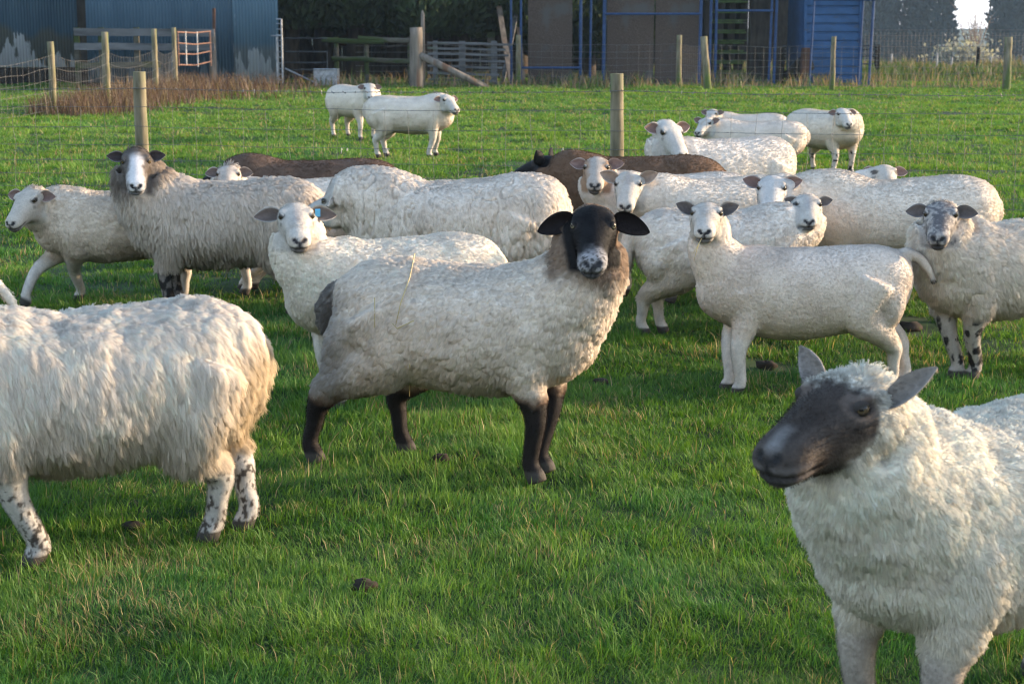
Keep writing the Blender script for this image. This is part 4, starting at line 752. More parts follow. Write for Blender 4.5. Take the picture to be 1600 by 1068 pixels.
for t_ in (.02, .24, .58, .98): MB().tube([gtp(t_, 49), gtp(t_, 103)], .016 if 0 < t_ < .9 else .022).build('upright', RUST if t_ in (.02, .98) else GALV, gt)
# ------------------------------------------------------------------ strainer post, brace, far fence
o, gS, zS = post(651, 139, 43, .31, 'massive square-cut grey straining post with peeling rusty side', OLDPOST, name='straining_post', cat='gate post')
MB().tube([(gS[0]+.1, gS[1]-.05, Z_(86, 40.7)), (X_(768, 40.0), 40.0, -.02)], [.085, .075], 10).build('brace_pole', OLDPOST, None, True, loc=(gS[0]+.1, gS[1], 0)); tag(bpy.data.objects['brace_pole'], 'round grey brace pole slanting from the massive post to the ground', 'brace')
tag(MB().tube([(X_(661, 41.2), 41.2, -.1), (X_(661, 41.2), 41.2, Z_(22, 41.2)), (X_(660.5, 41.2), 41.2, Z_(16, 41.2))], [.055, .045, .01], 8).build('bare_stake', OLDPOST, None, True, loc=(X_(661, 41.2), 41.2, 0)), 'tall pale pointed stake just behind the massive post', 'stake')
far = [(810, 134, 55, .13, 0, 'plain fence post right of the brace pole, before the brown boards'), (1060, 137, 55, .13, 0, 'straight fence post before the right-hand brown boards'), (1106, 141, 57, .17, -.1, 'fence post leaning left beside the mossy pallets'), (1300, 141, 57, .115, 0, 'fence post standing before the blue container'),
       (1572, 141, 58, .18, 0, 'thick mossy fence post alone at the far right')]
FP = [gS]
for u, v0, vt, d, ln_, lb in far:
    o, g, zt = post(u, v0, vt, d, lb, lean=ln_, group='posts of the far fence'); FP.append(g)
post(1527, 117, 74, .11, 'small distant post in the rough grass near the pale frosted bush', DARKWOOD)
fn_ = thing('far_netting', tuple(FP[0]), 'thin wire netting of the far fence in front of the yard', 'wire netting'); m = MB(); ends = [np.array(g[:2]) for g in FP]; ends.append(np.array([20., 39.5])); LL = []
for z in (1.02, .85, .7, .55, .4, .25, .12):
    P = []
    for a, b in zip(ends[:-1], ends[1:]):
        for t_ in np.linspace(0, 1, 9)[:-1]: q = a+(b-a)*t_; P.append((q[0], q[1]-.08, z+rng.normal()*.01-.03*4*t_*(1-t_)))
    P.append((*ends[-1], z)); LL.append(np.array(P)); m.tube(LL[-1], .0035, 4, False)
for q in np.linspace(0, len(LL[0])-1.001, 90): m.tube([L_[int(q)]+(L_[int(q)+1]-L_[int(q)])*(q % 1) for L_ in LL], .0022, 4, False)
o = m.build('mesh', WIRE, fn_, True); o.matrix_parent_inverse = fn_.matrix_basis.inverted()

# ------------------------------------------------------------------ the shaded yard
t = thing('yard_gate', (X_(490, 41.8), 41.8, 0), 'dim metal field gate with diagonal stay beside the barn end', 'gate'); Y0 = 41.8
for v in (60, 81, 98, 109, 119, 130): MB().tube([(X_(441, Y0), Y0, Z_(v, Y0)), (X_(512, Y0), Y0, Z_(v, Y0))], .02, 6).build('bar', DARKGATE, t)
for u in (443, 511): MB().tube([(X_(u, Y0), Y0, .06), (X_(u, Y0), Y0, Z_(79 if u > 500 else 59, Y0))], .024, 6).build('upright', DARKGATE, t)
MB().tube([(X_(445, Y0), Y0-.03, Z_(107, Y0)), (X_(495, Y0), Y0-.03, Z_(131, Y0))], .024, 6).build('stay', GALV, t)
t = thing('feed_box', (X_(510, 41.2), 41.2, 0), 'grey sheet-metal feed box with a rolled rim, by the dim gate', 'box'); xa, xb = X_(491, 41.2), X_(528, 41.2); zt = Z_(108, 41.2)
m = MB(); wl_ = .02
for c, sz in (((xa+xb)/2, 41.0), ((xa+xb)/2, 41.5)): m.box((c, sz, zt/2), (xb-xa, wl_, zt))
m.box((xa+.01, 41.25, zt/2), (wl_, .46, zt)); m.box((xb-.01, 41.25, zt/2), (wl_, .46, zt)); m.box(((xa+xb)/2, 41.25, .03), (xb-xa-.05, .46, .03)); m.build('tub', GALV, t)
MB().box(((xa+xb)/2, 40.985, zt-.13), (xb-xa+.01, .012, .03)).build('seam', GALV, t); MB().tube([(xa, 40.98, zt), (xb, 40.98, zt)], .02, 6).build('rim', GALV, t)
t = thing('mossy_rail_fence', (X_(580, 42.6), 42.6, 0), 'old post-and-rail fence with thick moss on its rails, in deep shade', 'fence'); Y0 = 42.6
for va, vb, u0, u1 in ((62, 66, 503, 600), (60, 64, 560, 645), (91, 92, 518, 575), (93, 96, 568, 645)):
    MB().tube([(X_(u0, Y0), Y0, Z_(va, Y0)), (X_((u0+u1)/2, Y0), Y0+.02, Z_((va+vb)/2+1, Y0)), (X_(u1, Y0), Y0, Z_(vb, Y0))], .06, 8, True, .12).build('rail', MOSSY, t)
for u in (525, 572, 640): MB().tube([(X_(u, Y0), Y0+.08, -.1), (X_(u, Y0), Y0+.08, Z_(58, Y0))], .06, 8, True, .08).build('post', MOSSY, t)
m = MB()
for v in (72, 82, 103, 112): m.tube([(X_(555, Y0), Y0+.1, Z_(v, Y0)), (X_(645, Y0), Y0+.1, Z_(v, Y0))], .006, 4)
m.build('wire', WIRE, t)
t = thing('slatted_hurdle', (X_(730, 42.3), 42.3, 0), 'grey many-railed timber hurdle behind the brace pole', 'hurdle'); Y0 = 42.3
for v, u1 in ((67, 800), (75, 790), (84, 795), (93, 790), (103, 785), (114, 780), (124, 775)): MB().beam((X_(668, Y0), Y0, Z_(v, Y0)), (X_(u1, Y0), Y0, Z_(v+3, Y0)), .03, .055, jit=.012).build('rail', RAIL, t)
for u in (680, 722, 772): MB().beam((X_(u, Y0), Y0+.05, -.05), (X_(u, Y0), Y0+.05, Z_(64, Y0)), .15 if u > 700 else .11, .06, (0, 1, 0)).build('upright', RAIL, t)
# added dark shed that shuts out the sky behind the trees
t = thing('yard_backdrop', (X_(640, 56), 56, 0), 'added black timber shed lost in shade behind the yard trees', 'backdrop')
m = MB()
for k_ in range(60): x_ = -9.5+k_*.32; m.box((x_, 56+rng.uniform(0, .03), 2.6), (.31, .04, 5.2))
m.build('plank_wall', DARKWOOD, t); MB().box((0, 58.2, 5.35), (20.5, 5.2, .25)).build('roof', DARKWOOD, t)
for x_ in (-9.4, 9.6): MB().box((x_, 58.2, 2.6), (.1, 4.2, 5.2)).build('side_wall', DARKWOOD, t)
for o in scn.objects:
    if o.parent and o.parent.type == 'EMPTY' and o.matrix_parent_inverse == Matrix.Identity(4): o.matrix_parent_inverse = o.parent.matrix_basis.inverted()
# scrap timber leaning between the hurdle and the boards
for k_, (u0, v0, u1, v1, wd_, lb) in enumerate([(800, 132, 772, -30, .14, 'rough dark plank leaning left at the back of the yard'), (785, 130, 815, -20, .10, 'pale-ended timber leaning right beside the blue frame'), (818, 128, 806, 5, .09, 'split grey batten propped upright by the first brown board'), (770, 128, 762, -40, .2, 'old barked trunk slab leaning among the scrap timber')]):
    a = np.array([X_(u0, 44+k_*.4), 44+k_*.4, 0]); b_ = np.array([X_(u1, 45.5+k_*.4), 45.5+k_*.4, Z_(v1, 45)])
    tag(MB().beam(a, b_, wd_, .05, jit=.015).build('leaning_timber', (OLDPOST, RAIL, OLDPOST, MOSSY)[k_], None, loc=a), lb, 'timber', 'scrap timber in the yard')
# brown boards and the blue frames that hold them
def board(u0, u1, v0, y, label, tilt=0.):
    xa, xb = X_(u0, y), X_(u1, y); m = MB(); zt = 4.1; nz = 14; V = []; 
    for off in (0, .035):
        for z in np.linspace(-.02, zt, nz):
            for x_ in np.linspace(xa, xb, 6): V.append((x_+tilt*z, y+off+.012*math.sin(z*1.7+x_*3), z))
    V = np.array(V); q = []; n_ = nz*6
    for i_ in range(nz-1):
        for j_ in range(5): a = i_*6+j_; q += [[a, a+1, a+7, a+6], [n_+a, n_+a+6, n_+a+7, n_+a+1]]
    for i_ in range(nz-1): q += [[i_*6, (i_+1)*6, n_+(i_+1)*6, n_+i_*6], [i_*6+5, n_+i_*6+5, n_+(i_+1)*6+5, (i_+1)*6+5]]
    for j_ in range(5): q += [[j_, n_+j_, n_+j_+1, j_+1], [(nz-1)*6+j_, (nz-1)*6+j_+1, n_+(nz-1)*6+j_+1, n_+(nz-1)*6+j_]]
    o = mesh('chipboard_panel', V, np.array(q), CHIP, loc=(xa, y, 0), shade=False); return tag(o, label, 'board', 'brown boards standing in the blue frames')
board(825, 894, 133, 43.2, 'tall brown chipboard sheet nearest the leaning timber')
board(948, 1021, 135, 43.2, 'left one of two brown chipboard sheets side by side')
board(1023, 1093, 135, 43.25, 'right one of two brown chipboard sheets, nearer the pallets', .004)
tag(MB().box((X_(1103, 43.6), 43.7, 2.05), (.14, .5, 4.1)).build('dark_gap_strip', DARKWOOD, None, loc=(X_(1103, 43.6), 43.6, 0)), 'narrow black strip put in for the dark gap between the boards and the pallets', 'dark strip')  # added black box standing for the shade in the gap before the pallets
def trunkboard(u0, u1, u2, u3, y, label, vt=-40):
    V = []; zt = Z_(vt, y)
    for off in (0, .3):
        V += [(X_(u0, y), y+off, -.05), (X_(u1, y), y+off, -.05), (X_(u3, y), y+off, zt), (X_(u2, y), y+off, zt)]
    return tag(MB().add(V, [[0, 1, 2, 3], [5, 4, 7, 6], [1, 5, 6, 2], [4, 0, 3, 7], [3, 2, 6, 7], [4, 5, 1, 0]]).build('dark_board', DARKWOOD, None, loc=(X_(u0, y), y, 0)), label, 'board')
trunkboard(1168, 1202, 1174, 1205, 43.4, 'tall blackened board standing right of the mossy pallets')
trunkboard(1210, 1222, 1211, 1226, 43.0, 'short dark board beside the thin blue uprights', 75)
trunkboard(1251, 1266, 1255, 1266, 42.4, 'rust-brown plate propped against the blue container', 75).data.materials[0] = RUSTDARK
m = MB(); P = [(X_(u, 43.0), 43.0+.35*math.sin(k_), Z_(v, 43.0)) for k_, (u, v) in enumerate([(1214, 131), (1225, 122), (1238, 118), (1250, 106), (1256, 101)])]
m.tube(P, [.06, .12, .14, .2, .24], 9, True, .15); tag(m.build('scrap_hump', DARKWOOD, None, True, loc=(P[0][0], 43, 0)), 'dark hump of scrap sloping up to the rust-brown plate', 'scrap')
def frame(name, label, ups, bars, y):
    t = thing(name, (X_(ups[0][0], y), y, 0), label, 'frame', 'blue steel frames in the yard')
    for u0, u1, r in ups: MB().tube([(X_(u0, y), y, -.05), (X_(u1, y), y, 4.2)], r, 8).build('upright', BLUEPOLE, t).matrix_parent_inverse = t.matrix_basis.inverted()
    for u0, u1, v in bars: MB().tube([(X_(u0, y), y-.04, Z_(v, y)), (X_(u1, y), y-.04, Z_(v, y))], .028, 8).build('crossbar', BLUEPOLE, t).matrix_parent_inverse = t.matrix_basis.inverted()
frame('steel_stand', 'blue steel frame round the single brown board with a low crossbar', [(814, 814, .03), (799, 798, .03), (907, 907, .04), (922, 924, .03)], [(815, 907, 106)], 42.9)
frame('steel_stand', 'blue steel frame round the pair of brown boards with a high crossbar', [(943, 945, .045), (1093, 1095, .042), (1109, 1110, .035), (1118, 1118, .035)], [(944, 1094, 22)], 42.9)
frame('steel_stand', 'paired thin blue uprights beside the blackened board', [(1202, 1206, .03), (1210, 1213, .035)], [(1118, 1206, 17)], 42.7)
frame('steel_stand', 'slim blue steel frame before the blue container, one leg free of it', [(1266, 1273, .025), (1342, 1349, .03), (1359, 1365, .035)], [(1270, 1364, 0)], 42.4)
# mossy pallets
t = thing('pallet_stack_front', (X_(1140, 44.5), 44.5, 0), 'high stack of wooden pallets green with moss, between blue poles and sky', 'pallet stack'); MOSS2 = noisy('moss_on_pallet', (.05, .085, .025), (.11, .17, .05), 9, .95, c3=(.10, .09, .075), s3=2.5, t3=.6, bump=.6)
bpy.data.objects.remove(t)
zz_ = 0.
for k_ in range(15):
    y = 44.6; xa = X_(1113+rng.uniform(-2, 3), y); xb = X_(1158+rng.uniform(-5, 5), y); z = .05+k_*.255
    t = thing('pallet', ((xa+xb)/2, y, z), 'moss-greened wooden pallet in the tall stack at the yard end', 'pallet', 'pallets stacked at the yard end')
    for zz, hh in ((z, .03), (z+.2, .04)):
        m = MB()
        for j_ in range(4): m.box(((xa+xb)/2+rng.uniform(-.02, .02), y-.45+j_*.3, zz+rng.uniform(-.006, .006)), (xb-xa, .14, hh))
        m.build('deck', MOSS2, t).matrix_parent_inverse = t.matrix_basis.inverted()
    for x_ in (xa+.08, (xa+xb)/2, xb-.1): MB().box((x_, y, z+.098), (.12, .9, .155)).build('bearer', DARKWOOD, t).matrix_parent_inverse = t.matrix_basis.inverted()
# blue container
t = thing('blue_container', (X_(1300, 43.4), 43.4, 0), 'faded royal-blue container with horizontal ribs and patches of worn paint', 'container'); y = 42.9; xa, xb = X_(1257, y), X_(1343, y)
CONT = noisy('container_blue', (.02, .068, .165), (.034, .098, .23), 3, .5, (1, 1, 2), c3=(.045, .07, .13), s3=4, t3=.62, bump=.1)
V = []; zs_ = []; z = .05
while z < 3.3: zs_ += [(z, 0), (z+.15, 0), (z+.165, .035), (z+.195, .035)]; z += .21
for z, d in zs_:
    for x_ in (xa, xb): V.append((x_-.10*(z-1)*.4, y+d, z))
V = np.array(V); nq = len(zs_); MB().add(V, [[2*i_, 2*i_+1, 2*i_+3, 2*i_+2] for i_ in range(nq-1)]).build('ribbed_side', CONT, t)
m = MB(); m.box(((xa+xb)/2-.05, 44.2, 1.7), (xb-xa-.02, 2.4, 3.3)); m.build('body', CONT, t)
m = MB()
for x0 in (xa, xb):
    m.beam((x0+.04, y-.01, .0), (x0+.04-.10*.4*2.3, y-.01, 3.3), .07, .07, (0, 1, 0))
m.build('corner_post', CONT, t)
for o in t.children: o.matrix_parent_inverse = t.matrix_basis.inverted()
# low hurdle and the far margin
t = thing('bar_hurdle', (X_(1300, 44.8), 44.8, 0), 'dark barred hurdle running behind the blue container to a square post', 'hurdle'); y = 46.5
for v in (72, 77, 88, 100): MB().tube([(X_(1222, y), y, Z_(v, y)), (X_(1371, y), y, Z_(v, y))], .022, 6).build('bar', DARKGATE, t)
for u, w_ in ((1225, .06), (1371, .12)): MB().box((X_(u, y), y+.06, Z_(70, y)/2-.05), (w_, w_, Z_(70, y)+.1)).build('post', DARKWOOD, t)
for o in t.children: o.matrix_parent_inverse = t.matrix_basis.inverted()
# fence on the crest beyond the field
CY = 57.; cf = thing('crest_fence', (X_(1450, CY), CY, 0), 'far wire and pole fence along the rough grass before the misty trees', 'fence'); m = MB()
for z in np.arange(.1, 1.2, .18): m.tube([(X_(1160, CY), CY, z+.1), (X_(1660, CY), CY, z+.1)], .006, 4)
for u in np.arange(1165, 1660, 6.): m.tube([(X_(u, CY), CY, 0), (X_(u, CY), CY, 1.2)], .003, 4, False)
m.build('mesh', WIRE, cf)
for u, v in ((1393, 84), (1464, 83), (1487, 90), (1240, 95), (1600, 88), (1548, 90)): MB().tube([(X_(u, CY), CY, -.1), (X_(u, CY), CY, Z_(v, CY))], .045, 6).build('pole', GALV, cf)
for o in cf.children: o.matrix_parent_inverse = cf.matrix_basis.inverted()
# a pale car half sunk behind the crest
cy = 130.; zc = float(gz(0, cy)); cx = X_(1410, cy)
car = thing('car', (cx, cy, zc), 'pale silver car seen end-on, mostly hidden by the rise beyond the rough grass', 'car')
PAINT, _, b_ = newmat('silver_paint'); b_.inputs['Base Color'].default_value = (.55, .58, .62, 1); b_.inputs['Roughness'].default_value = .35
GLS, _, b_ = newmat('car_glass'); b_.inputs['Base Color'].default_value = (.05, .07, .09, 1); b_.inputs['Roughness'].default_value = .1
TYRE, _, b_ = newmat('tyre_rubber'); b_.inputs['Base Color'].default_value = (.02, .02, .02, 1)
def prof(pts_, w_, y0): 
    n_ = len(pts_); V = [(cx+w_/2, y0+x_, zc+z_) for x_, z_ in pts_]+[(cx-w_/2, y0+x_, zc+z_) for x_, z_ in pts_]; m = MB(); m.add(V, [[i_, (i_+1) % n_, n_+(i_+1) % n_, n_+i_] for i_ in range(n_)])
    c0 = len(V); m2 = MB(); V += [(cx+w_/2, y0+sum(a for a, _ in pts_)/n_, zc+sum(b for _, b in pts_)/n_), (cx-w_/2, y0+sum(a for a, _ in pts_)/n_, zc+sum(b for _, b in pts_)/n_)]
    return m2.add(V, [[i_, n_+i_, n_+(i_+1) % n_, (i_+1) % n_] for i_ in range(n_)], [[c0, i_, (i_+1) % n_] for i_ in range(n_)]+[[c0+1, n_+(i_+1) % n_, n_+i_] for i_ in range(n_)])
prof([(-2, .35), (2, .35), (2.05, .75), (1.9, .9), (1.0, .98), (.55, 1.42), (-.9, 1.47), (-1.5, 1.05), (-2, .95)], 1.65, cy).build('body', PAINT, car)
prof([(.85, 1.0), (.5, 1.36), (-.1, 1.39), (-.1, 1.0)], 1.67, cy).build('window', GLS, car); prof([(-.2, 1.0), (-.2, 1.39), (-.85, 1.4), (-1.25, 1.03)], 1.67, cy).build('window', GLS, car)
MB().add([(cx+sx_*w_, cy+y_, zc+z_) for y_, z_, w_ in ((-1.52, 1.06, .7), (-1.0, 1.42, .58)) for sx_ in (-1, 1)], [[0, 1, 3, 2]]).build('rear_window', GLS, car)
for x_ in (-1.25, 1.3):
    for s_ in (-.78, .78): MB().tube([(cx+s_-.1, cy+x_, zc+.32), (cx+s_+.1, cy+x_, zc+.32)], .32, 16).build('wheel', TYRE, car)
for o in car.children: o.matrix_parent_inverse = car.matrix_basis.inverted()

# ------------------------------------------------------------------ trees
LEAF = leafmat('conifer_spray', .15, .7, (1.1, 1.1, .7)); BARK = noisy('bark', (.035, .028, .022), (.09, .07, .055), 9, .95, (1, 1, .25), bump=.8)
def cards(P, n_, up_, size, asp=.45, jit=.5):
    """small pointed sprays: one bent quad each"""
    n = len(P); a = unit(n_+rng.normal(size=(n, 3))*jit); r = unit(np.cross(a, rng.normal(size=(n, 3)))); sz = size*rng.uniform(.6, 1.4, n)[:, None]
    d = unit(r*.4+up_); d = unit(d-a*((d*a).sum(1)[:, None])*.6); s = unit(np.cross(d, a))*asp
    V = np.stack([P, P+d*sz*.5+s*sz*.5+a*sz*.12, P+d*sz, P+d*sz*.5-s*sz*.5+a*sz*.12], 1).reshape(-1, 3); o = np.arange(n)[:, None]*4
    return V, o+np.array([[0, 1, 2, 3]])
def conifer(name, x, y, h, r, base, n, size, col, label, group, z0=None, seed=0, taper=.8, trunk=True):
    z = float(gz(x, y)) if z0 is None else z0; t_ = thing(name, (x, y, z), label, 'tree', group)
    q = np.random.default_rng(seed); zz = base+(h-base)*q.random(n)**1.15; th = q.uniform(0, 6.283, n); k = (zz-base)/(h-base)
    prof_ = (np.clip(1-k, 0, 1)**taper)*np.clip(.55+k*5, 0, 1)
    lump = fbm(np.stack([np.cos(th)*2.2, np.sin(th)*2.2, zz*.55+seed*3.1], -1), seed, 3); rr = r*prof_*(.55+.85*lump)*(1-.55*q.random(n)**2.2)
    P = np.stack([x+np.cos(th)*rr, y+np.sin(th)*rr, z+zz], -1); out = np.stack([np.cos(th), np.sin(th), th*0+.25], -1)
    V, Q = cards(P, out, np.array([0, 0, .5])+out*.5, size)
    cc = np.array(col)*(.55+.9*fbm(P*.9, seed+3, 2))[:, None]*q.uniform(.75, 1.25, (n, 1))
    o = mesh('crown', V, Q, LEAF, t_, col=np.repeat(cc, 4, 0), shade=False); o.matrix_parent_inverse = t_.matrix_basis.inverted()
    if trunk:
        zs_ = np.linspace(-.3, h*.9, 9); m = MB(); m.tube(np.stack([x+q.normal(size=9)*.03*r, y+0*zs_, z+zs_], -1), np.linspace(.09*r+.05, .02, 9), 9, True, .1); a = m.build('trunk', BARK, t_, True)
        b_ = MB()
        for k_ in range(10):
            zb = base*.6+(h-base)*.07*k_; an = q.uniform(0, 6.28); b_.tube([(x, y, z+zb), (x+math.cos(an)*r*.35, y+math.sin(an)*r*.35, z+zb+.25), (x+math.cos(an)*r*.7, y+math.sin(an)*r*.7, z+zb+.15)], [.05*r*.5, .03*r*.5, .008], 6)
        b_.build('limbs', BARK, t_, True)['kind'] = 'stuff'
    return t_
# misty row far beyond
us = [960, 1020, 1060, 1104, 1222, 1266, 1312, 1360, 1409, 1456, 1576, 1622, 1664, 1716, 1770, 890, 800, 700, 590]
labs_f = {1409: 'misty dark conifer standing beyond the silver car', 1456: 'misty conifer forming the left edge of the bright sky gap', 1576: 'misty conifer forming the right edge of the bright sky gap', 1222: 'misty conifer showing between the blackened board and the container'}
for k_, u in enumerate(us):
    y = 235+rng.uniform(-6, 6); x = X_(u, y)
    conifer('misty_conifer', x, y, rng.uniform(29, 33), 3.0+rng.uniform(-.25, .25), .3, 13000, .75, (.018, .032, .030), labs_f.get(u, 'tall dark conifer in the misty row beyond the field'), 'misty conifers beyond the field', seed=500+k_, taper=.35)
# dark trees over the yard
yt = [(452, 46.5, 9, 2.6, 1.3), (505, 48, 10, 3.2, 1.6), (560, 46.8, 9.5, 2.8, 1.35), (618, 48.5, 10, 3.2, 1.5), (668, 46.6, 9, 2.6, 1.2), (722, 48, 10, 3.2, 1.1), (778, 47.3, 9, 2.4, 1.3), (480, 52, 12, 4, 1.), (600, 52, 12, 4.2, 1.), (700, 53, 12, 4.2, 1.), (810, 52, 11, 3.2, 1.2), (850, 50, 10, 2.6, .8), (915, 50, 10, 2.4, .5)]
yl = ['dark evergreen right behind the barn end', 'dark evergreen above the feed box', 'dark evergreen above the mossy rails', 'dark evergreen left of the massive post', 'dark evergreen directly behind the massive post', 'brighter-leaved evergreen above the brace pole', 'evergreen above the leaning timber'] 
for k_, (u, y, h_, r_, b_) in enumerate(yt):
    conifer('yard_evergreen', X_(u, y), y, h_, r_, b_, 16000, .30, (.028, .048, .016) if k_ not in (5, 6) else (.04, .065, .02), yl[k_] if k_ < len(yl) else 'dark evergreen deep in the shade of the yard', 'evergreens over the yard', seed=700+k_, taper=.5)
# pale frosted bush and bare sapling at the gap
def twigs(name, x, y, h, spread, n, col1, mat, label, cat, z0):
    t_ = thing(name, (x, y, z0), label, cat); m = MB(); q = np.random.default_rng(int(x*7))
    for k_ in range(n):
        a, s_ = q.uniform(0, 6.28), q.uniform(.2, 1)*spread; hh = h*q.uniform(.5, 1); p0 = np.array([x+q.normal()*.1*spread, y, z0]); p2 = p0+[math.cos(a)*s_, math.sin(a)*s_, hh]; p1 = (p0+p2)/2+[0, 0, .1*hh]
        m.tube([p0, p1, p2], [.02, .012, .004], 4, False)
        for j_ in range(4): f_ = q.uniform(.4, 1); b0 = p0+(p2-p0)*f_; m.tube([b0, b0+q.normal(size=3)*[.25, .25, .2]*spread+[0, 0, .1]], [.008, .003], 3, False)
    o = m.build('branches', mat, t_, False); o.matrix_parent_inverse = t_.matrix_basis.inverted(); return t_
TWIG = noisy('bare_twig', (.16, .12, .10), (.30, .24, .20), 9, .9, bump=0)
twigs('bare_sapling', X_(1520, 66), 66, 2.3, .8, 40, None, TWIG, 'bare brown sapling against the bright sky gap', 'sapling', float(gz(0, 66)))
FROST = leafmat('pale_leaf', .4); n = 1800; q = rng.normal(size=(n, 3))*[.45, .4, .3]; P = np.array([X_(1508, 62), 62, .05])+np.stack([q[:, 0], q[:, 1], np.abs(q[:, 2])+.02], -1); V, Q = cards(P, unit(q), np.array([0, 0, .6]), .14, .6)
t = thing('pale_bush', (X_(1508, 62), 62, 0), 'low pale frosted bush at the foot of the bright sky gap', 'bush'); o = mesh('foliage', V, Q, FROST, t, col=np.repeat(np.array([.36, .36, .36])*rng.uniform(.7, 1.2, (n, 1)), 4, 0), shade=False); o.matrix_parent_inverse = t.matrix_basis.inverted()
m = MB()
for k_ in range(14): d = rng.normal(size=2)*[.5, .3]; m.tube([(X_(1508, 62), 62, -.1), (X_(1508, 62)+d[0], 62+d[1], .5)], [.02, .006], 4, False)
m.build('stems', TWIG, t).matrix_parent_inverse = t.matrix_basis.inverted()

# ------------------------------------------------------------------ grass
def blades(name, x, y, h, wd, col, lean, az, mat, label, cat='grass', z0=None, droop=.5):
    n = len(x); z = gz(x, y) if z0 is None else z0; B = np.stack([x, y, z-.01], -1); d = np.stack([np.cos(az), np.sin(az), az*0], -1)
    fa = az+rng.uniform(-1, 1, n)*1.0+math.pi/2; sd = np.stack([np.cos(fa), np.sin(fa), az*0], -1)*(wd/2)[:, None]; up = np.array([0, 0, 1.])
    m = B+d*(lean*h*.35)[:, None]+up*(h*.55)[:, None]; t = B+d*(lean*h)[:, None]+up*(h*(1-droop*lean*.5))[:, None]
    V = np.stack([B-sd, B+sd, m+sd*.75, m-sd*.75, t], 1).reshape(-1, 3); o = np.arange(n)[:, None]*5
    c = np.repeat(col, 5, 0)
    return tag(mesh(name, V, [o+np.array([[0, 1, 2, 3]]), o+np.array([[3, 2, 4]])], mat, col=c, shade=True), label, cat, kind='stuff')
NT = int(os.environ.get('NG', 78000)); KB = 22; a_, b_ = 3.2, 48.
ty = (a_**.7+rng.random(NT)*(b_**.7-a_**.7))**(1/.7); NU = int(NT*.42); ty = np.concatenate([ty, rng.uniform(3.2, 9.5, NU)]); under = np.arange(NT+NU) >= NT; NT = NT+NU; tx = rng.uniform(-1, 1, NT)*(.40*ty+.8); q = np.stack([tx, ty, tx*0], -1)
big = fbm(q*.8, 31); med = fbm(q*3.2, 32); far = smooth(5, 26, ty); th_ = (.022+.048*med**1.6+.019*rng.random(NT)**2)*(1+.15*far); tr = .042*(ty/4)**.62*rng.uniform(.7, 1.4, NT)
tt = np.clip(.55*med+.45*big+.22*far-.1+rng.normal(size=NT)*.13, 0, 1); th_[under] = .026+.018*rng.random(NU); tr[under] *= 1.25; tuss = (rng.random(NT) < .05) & ~under; th_[tuss] *= 1.5; tilt = 6.28*2*vn(q*.9, 35)
rp = lambda a: np.repeat(a, KB)
N = NT*KB; ox, oy = rng.normal(size=N), rng.normal(size=N); rr = np.hypot(ox, oy); x = rp(tx)+ox*rp(tr)*.55; y = rp(ty)+oy*rp(tr)*.55
az = np.arctan2(oy, ox)+rng.normal(size=N)*.7; az = np.where(rng.random(N) < .35, rp(tilt)+rng.normal(size=N)*.6, az)
lean = np.clip(.18+.46*rr+rng.normal(size=N)*.15, .03, 1.4); h = rp(th_)*np.clip(1.25-.28*rr, .45, 1.3)*rng.uniform(.55, 1.25, N); wd = .0021*(y.clip(3)/4)**.95*rng.uniform(.7, 1.4, N)
c0, c1, c2 = np.array([.032, .092, .011]), np.array([.080, .195, .018]), np.array([.185, .300, .038]); t3 = np.clip(rp(tt)+rng.normal(size=N)*.16, 0, 1)[:, None]
col = np.where(t3 < .5, c0+(c1-c0)*t3*2, c1+(c2-c1)*(t3*2-1)); blue = rp(smooth(.58, .72, fbm(q*2., 38)))[:, None]; col = col*(1-blue*np.array([.25, .06, -.25]))
dead = rng.random(N) < rp(.03+.16*smooth(.54, .74, fbm(q*2.7, 39))); col[dead] = np.array([.32, .25, .12])*rng.uniform(.6, 1.2, (dead.sum(), 1))
keep = rng.random(N) > rp(smooth(.27, .2, fbm(q*1.3, 34))*(ty > 6))*.7
h = np.where(dead & (rng.random(N) < .3), h*1.5, h)
for u, v, rx, ry in ((1188, 577, .20, .09), (1415, 521, .24, .16), (940, 603, .06, .04)):
    g = gnd(u, v); keep &= (((x-g[0])/rx)**2+((y-g[1]-.05)/(ry*2.2))**2 > rng.uniform(.5, 1.2, N))
k_ = keep
blades('grass', x[k_], y[k_], h[k_], wd[k_], col[k_], lean[k_], az[k_], GRASS, 'short uneven green turf covering the field')
# rough margins: dead dock stalks by the side fence, straw-coloured tufts along the yard, tall grass on the crest
n = 6500; f_ = rng.random(n); yy = 28.3+f_*11.6; xx = -7.9+.35*f_+np.abs(rng.normal(size=n))*(.7+.9*f_)-.15; hh = rng.uniform(.15, .8, n)*(.6+.25*vn(np.stack([xx*2, yy*2, xx*0], -1), 50))
cc = np.where((rng.random(n) < .7)[:, None], np.array([.115, .066, .045]), np.array([.20, .14, .08]))*rng.uniform(.6, 1.3, (n, 1))
blades('dead_weeds', xx, yy, hh, rng.uniform(.006, .02, n), cc, rng.uniform(.1, .8, n), rng.uniform(0, 6.28, n), GRASS, 'brown dead dock and bramble stalks along the side fence', 'weeds')
n = 5000; xx = np.concatenate([rng.uniform(-6, 12, n), rng.uniform(0, 8, n//2)]); yy = np.concatenate([rng.uniform(40.2, 44.5, n), rng.uniform(42, 44, n//2)]); q = np.stack([xx*1.3, yy*1.3, xx*0], -1); hh = rng.uniform(.08, .45, len(xx))*smooth(.3, .75, vn(q, 51))+.06
cc = np.where((rng.random(len(xx)) < .55)[:, None], np.array([.25, .18, .11]), np.array([.08, .13, .035]))*rng.uniform(.6, 1.3, (len(xx), 1))
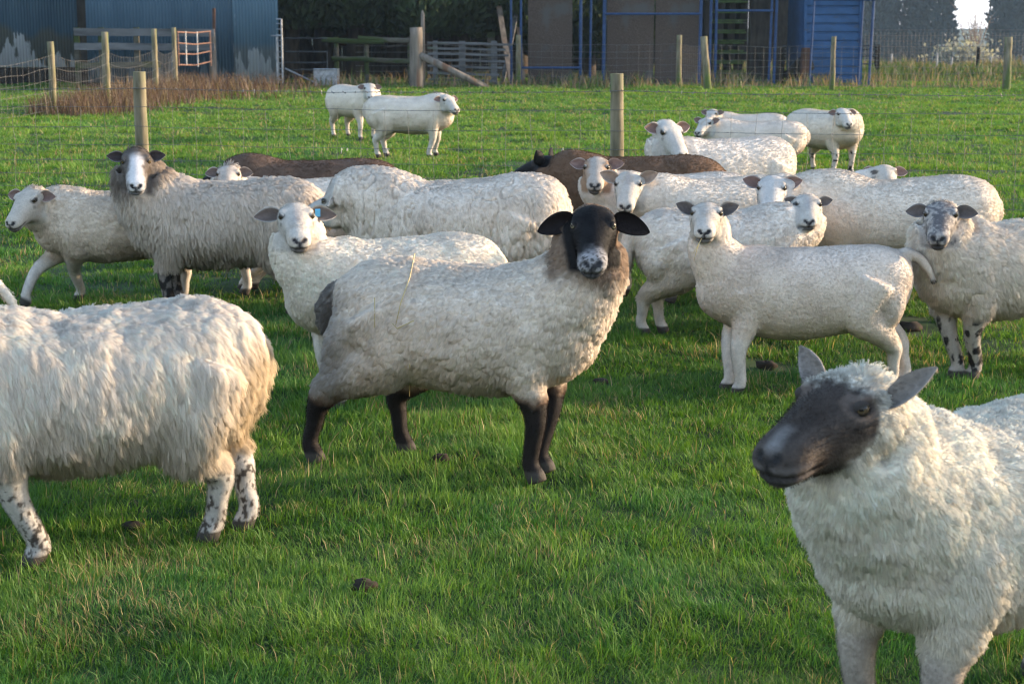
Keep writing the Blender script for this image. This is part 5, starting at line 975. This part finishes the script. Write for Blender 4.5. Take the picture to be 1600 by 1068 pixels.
blades('straw_tufts', xx, yy, hh, rng.uniform(.012, .03, len(xx)), cc, rng.uniform(.1, .9, len(xx)), rng.uniform(0, 6.28, len(xx)), GRASS, 'pale dry grass tufts along the foot of the boards', 'dry grass')
n = 30000; xx = rng.uniform(3, 27, n); yy = rng.uniform(45, 60, n); q = np.stack([xx*.8, yy*.8, xx*0], -1); g_ = vn(q, 52); hh = rng.uniform(.12, .5, n)*(.3+g_)
cc = np.where((rng.random(n) < .25+.5*smooth(50, 57, yy))[:, None], np.array([.20, .16, .10]), np.array([.07, .12, .03]))*rng.uniform(.6, 1.3, (n, 1))
blades('rough_grass', xx, yy, hh, rng.uniform(.02, .06, n), cc, rng.uniform(.1, .9, n), rng.uniform(0, 6.28, n), GRASS, 'taller rough grass on the rise before the misty trees', 'grass')
# clods of earth trodden up by the flock
CLOD = noisy('dark_earth', (.012, .010, .008), (.05, .036, .026), 14, .95, bump=.8)
for u, v, sz in ((569, 946, .026), (690, 740, .026), (208, 828, .025), (940, 602, .026), (1196, 578, .04), (1420, 522, .045)):
    g = gp(u, v); n_ = 12; th, ph = np.meshgrid(np.linspace(0, 2*math.pi, 13)[:-1], np.linspace(.15, math.pi-.15, 8)); d = np.stack([np.cos(th)*np.sin(ph), np.sin(th)*np.sin(ph), np.cos(ph)], -1).reshape(-1, 3)
    r = sz*(.6+.8*vn(d*2.2+u, 60))[:, None]*np.array([1.25, 1., .6]); i, k = np.meshgrid(np.arange(7), np.arange(12), indexing='ij'); k2 = (k+1) % 12
    o = mesh('earth_clod', g+d*r+[0, 0, .018], np.stack([i*12+k, (i+1)*12+k, (i+1)*12+k2, i*12+k2], -1).reshape(-1, 4), CLOD, loc=g, shade=True)
    tag(o, {569: 'dark clod of earth in the open grass below the black-headed sheep', 690: 'dark clod between the legs of the black-headed sheep', 208: 'dark clod under the shaggy sheep', 940: 'dark clod near the chest of the black-headed sheep', 1196: 'dark clod on the bare patch by the front hooves of the smooth ewe', 1420: 'dark clod on the bare patch behind the hind legs of the smooth ewe'}[u], 'clod', 'clods in the grass')
# straw caught in the fleece of the black-headed sheep
# haze: a closed box of thin air round everything
bm_ = MB(); bm_.box((0, 330, 13), (1400, 900, 62)); o = bm_.build('haze', None); HZ = bpy.data.materials.new('thin_haze'); HZ.use_nodes = True; nt_ = HZ.node_tree; nt_.nodes.remove(nt_.nodes['Principled BSDF'])
pv = nt_.nodes.new('ShaderNodeVolumePrincipled'); pv.inputs['Color'].default_value = (.52, .74, 1, 1); pv.inputs['Density'].default_value = .00033; pv.inputs['Anisotropy'].default_value = .2; nt_.links.new(pv.outputs[0], nt_.nodes['Material Output'].inputs['Volume']); o.data.materials.append(HZ); tag(o, kind='stuff')
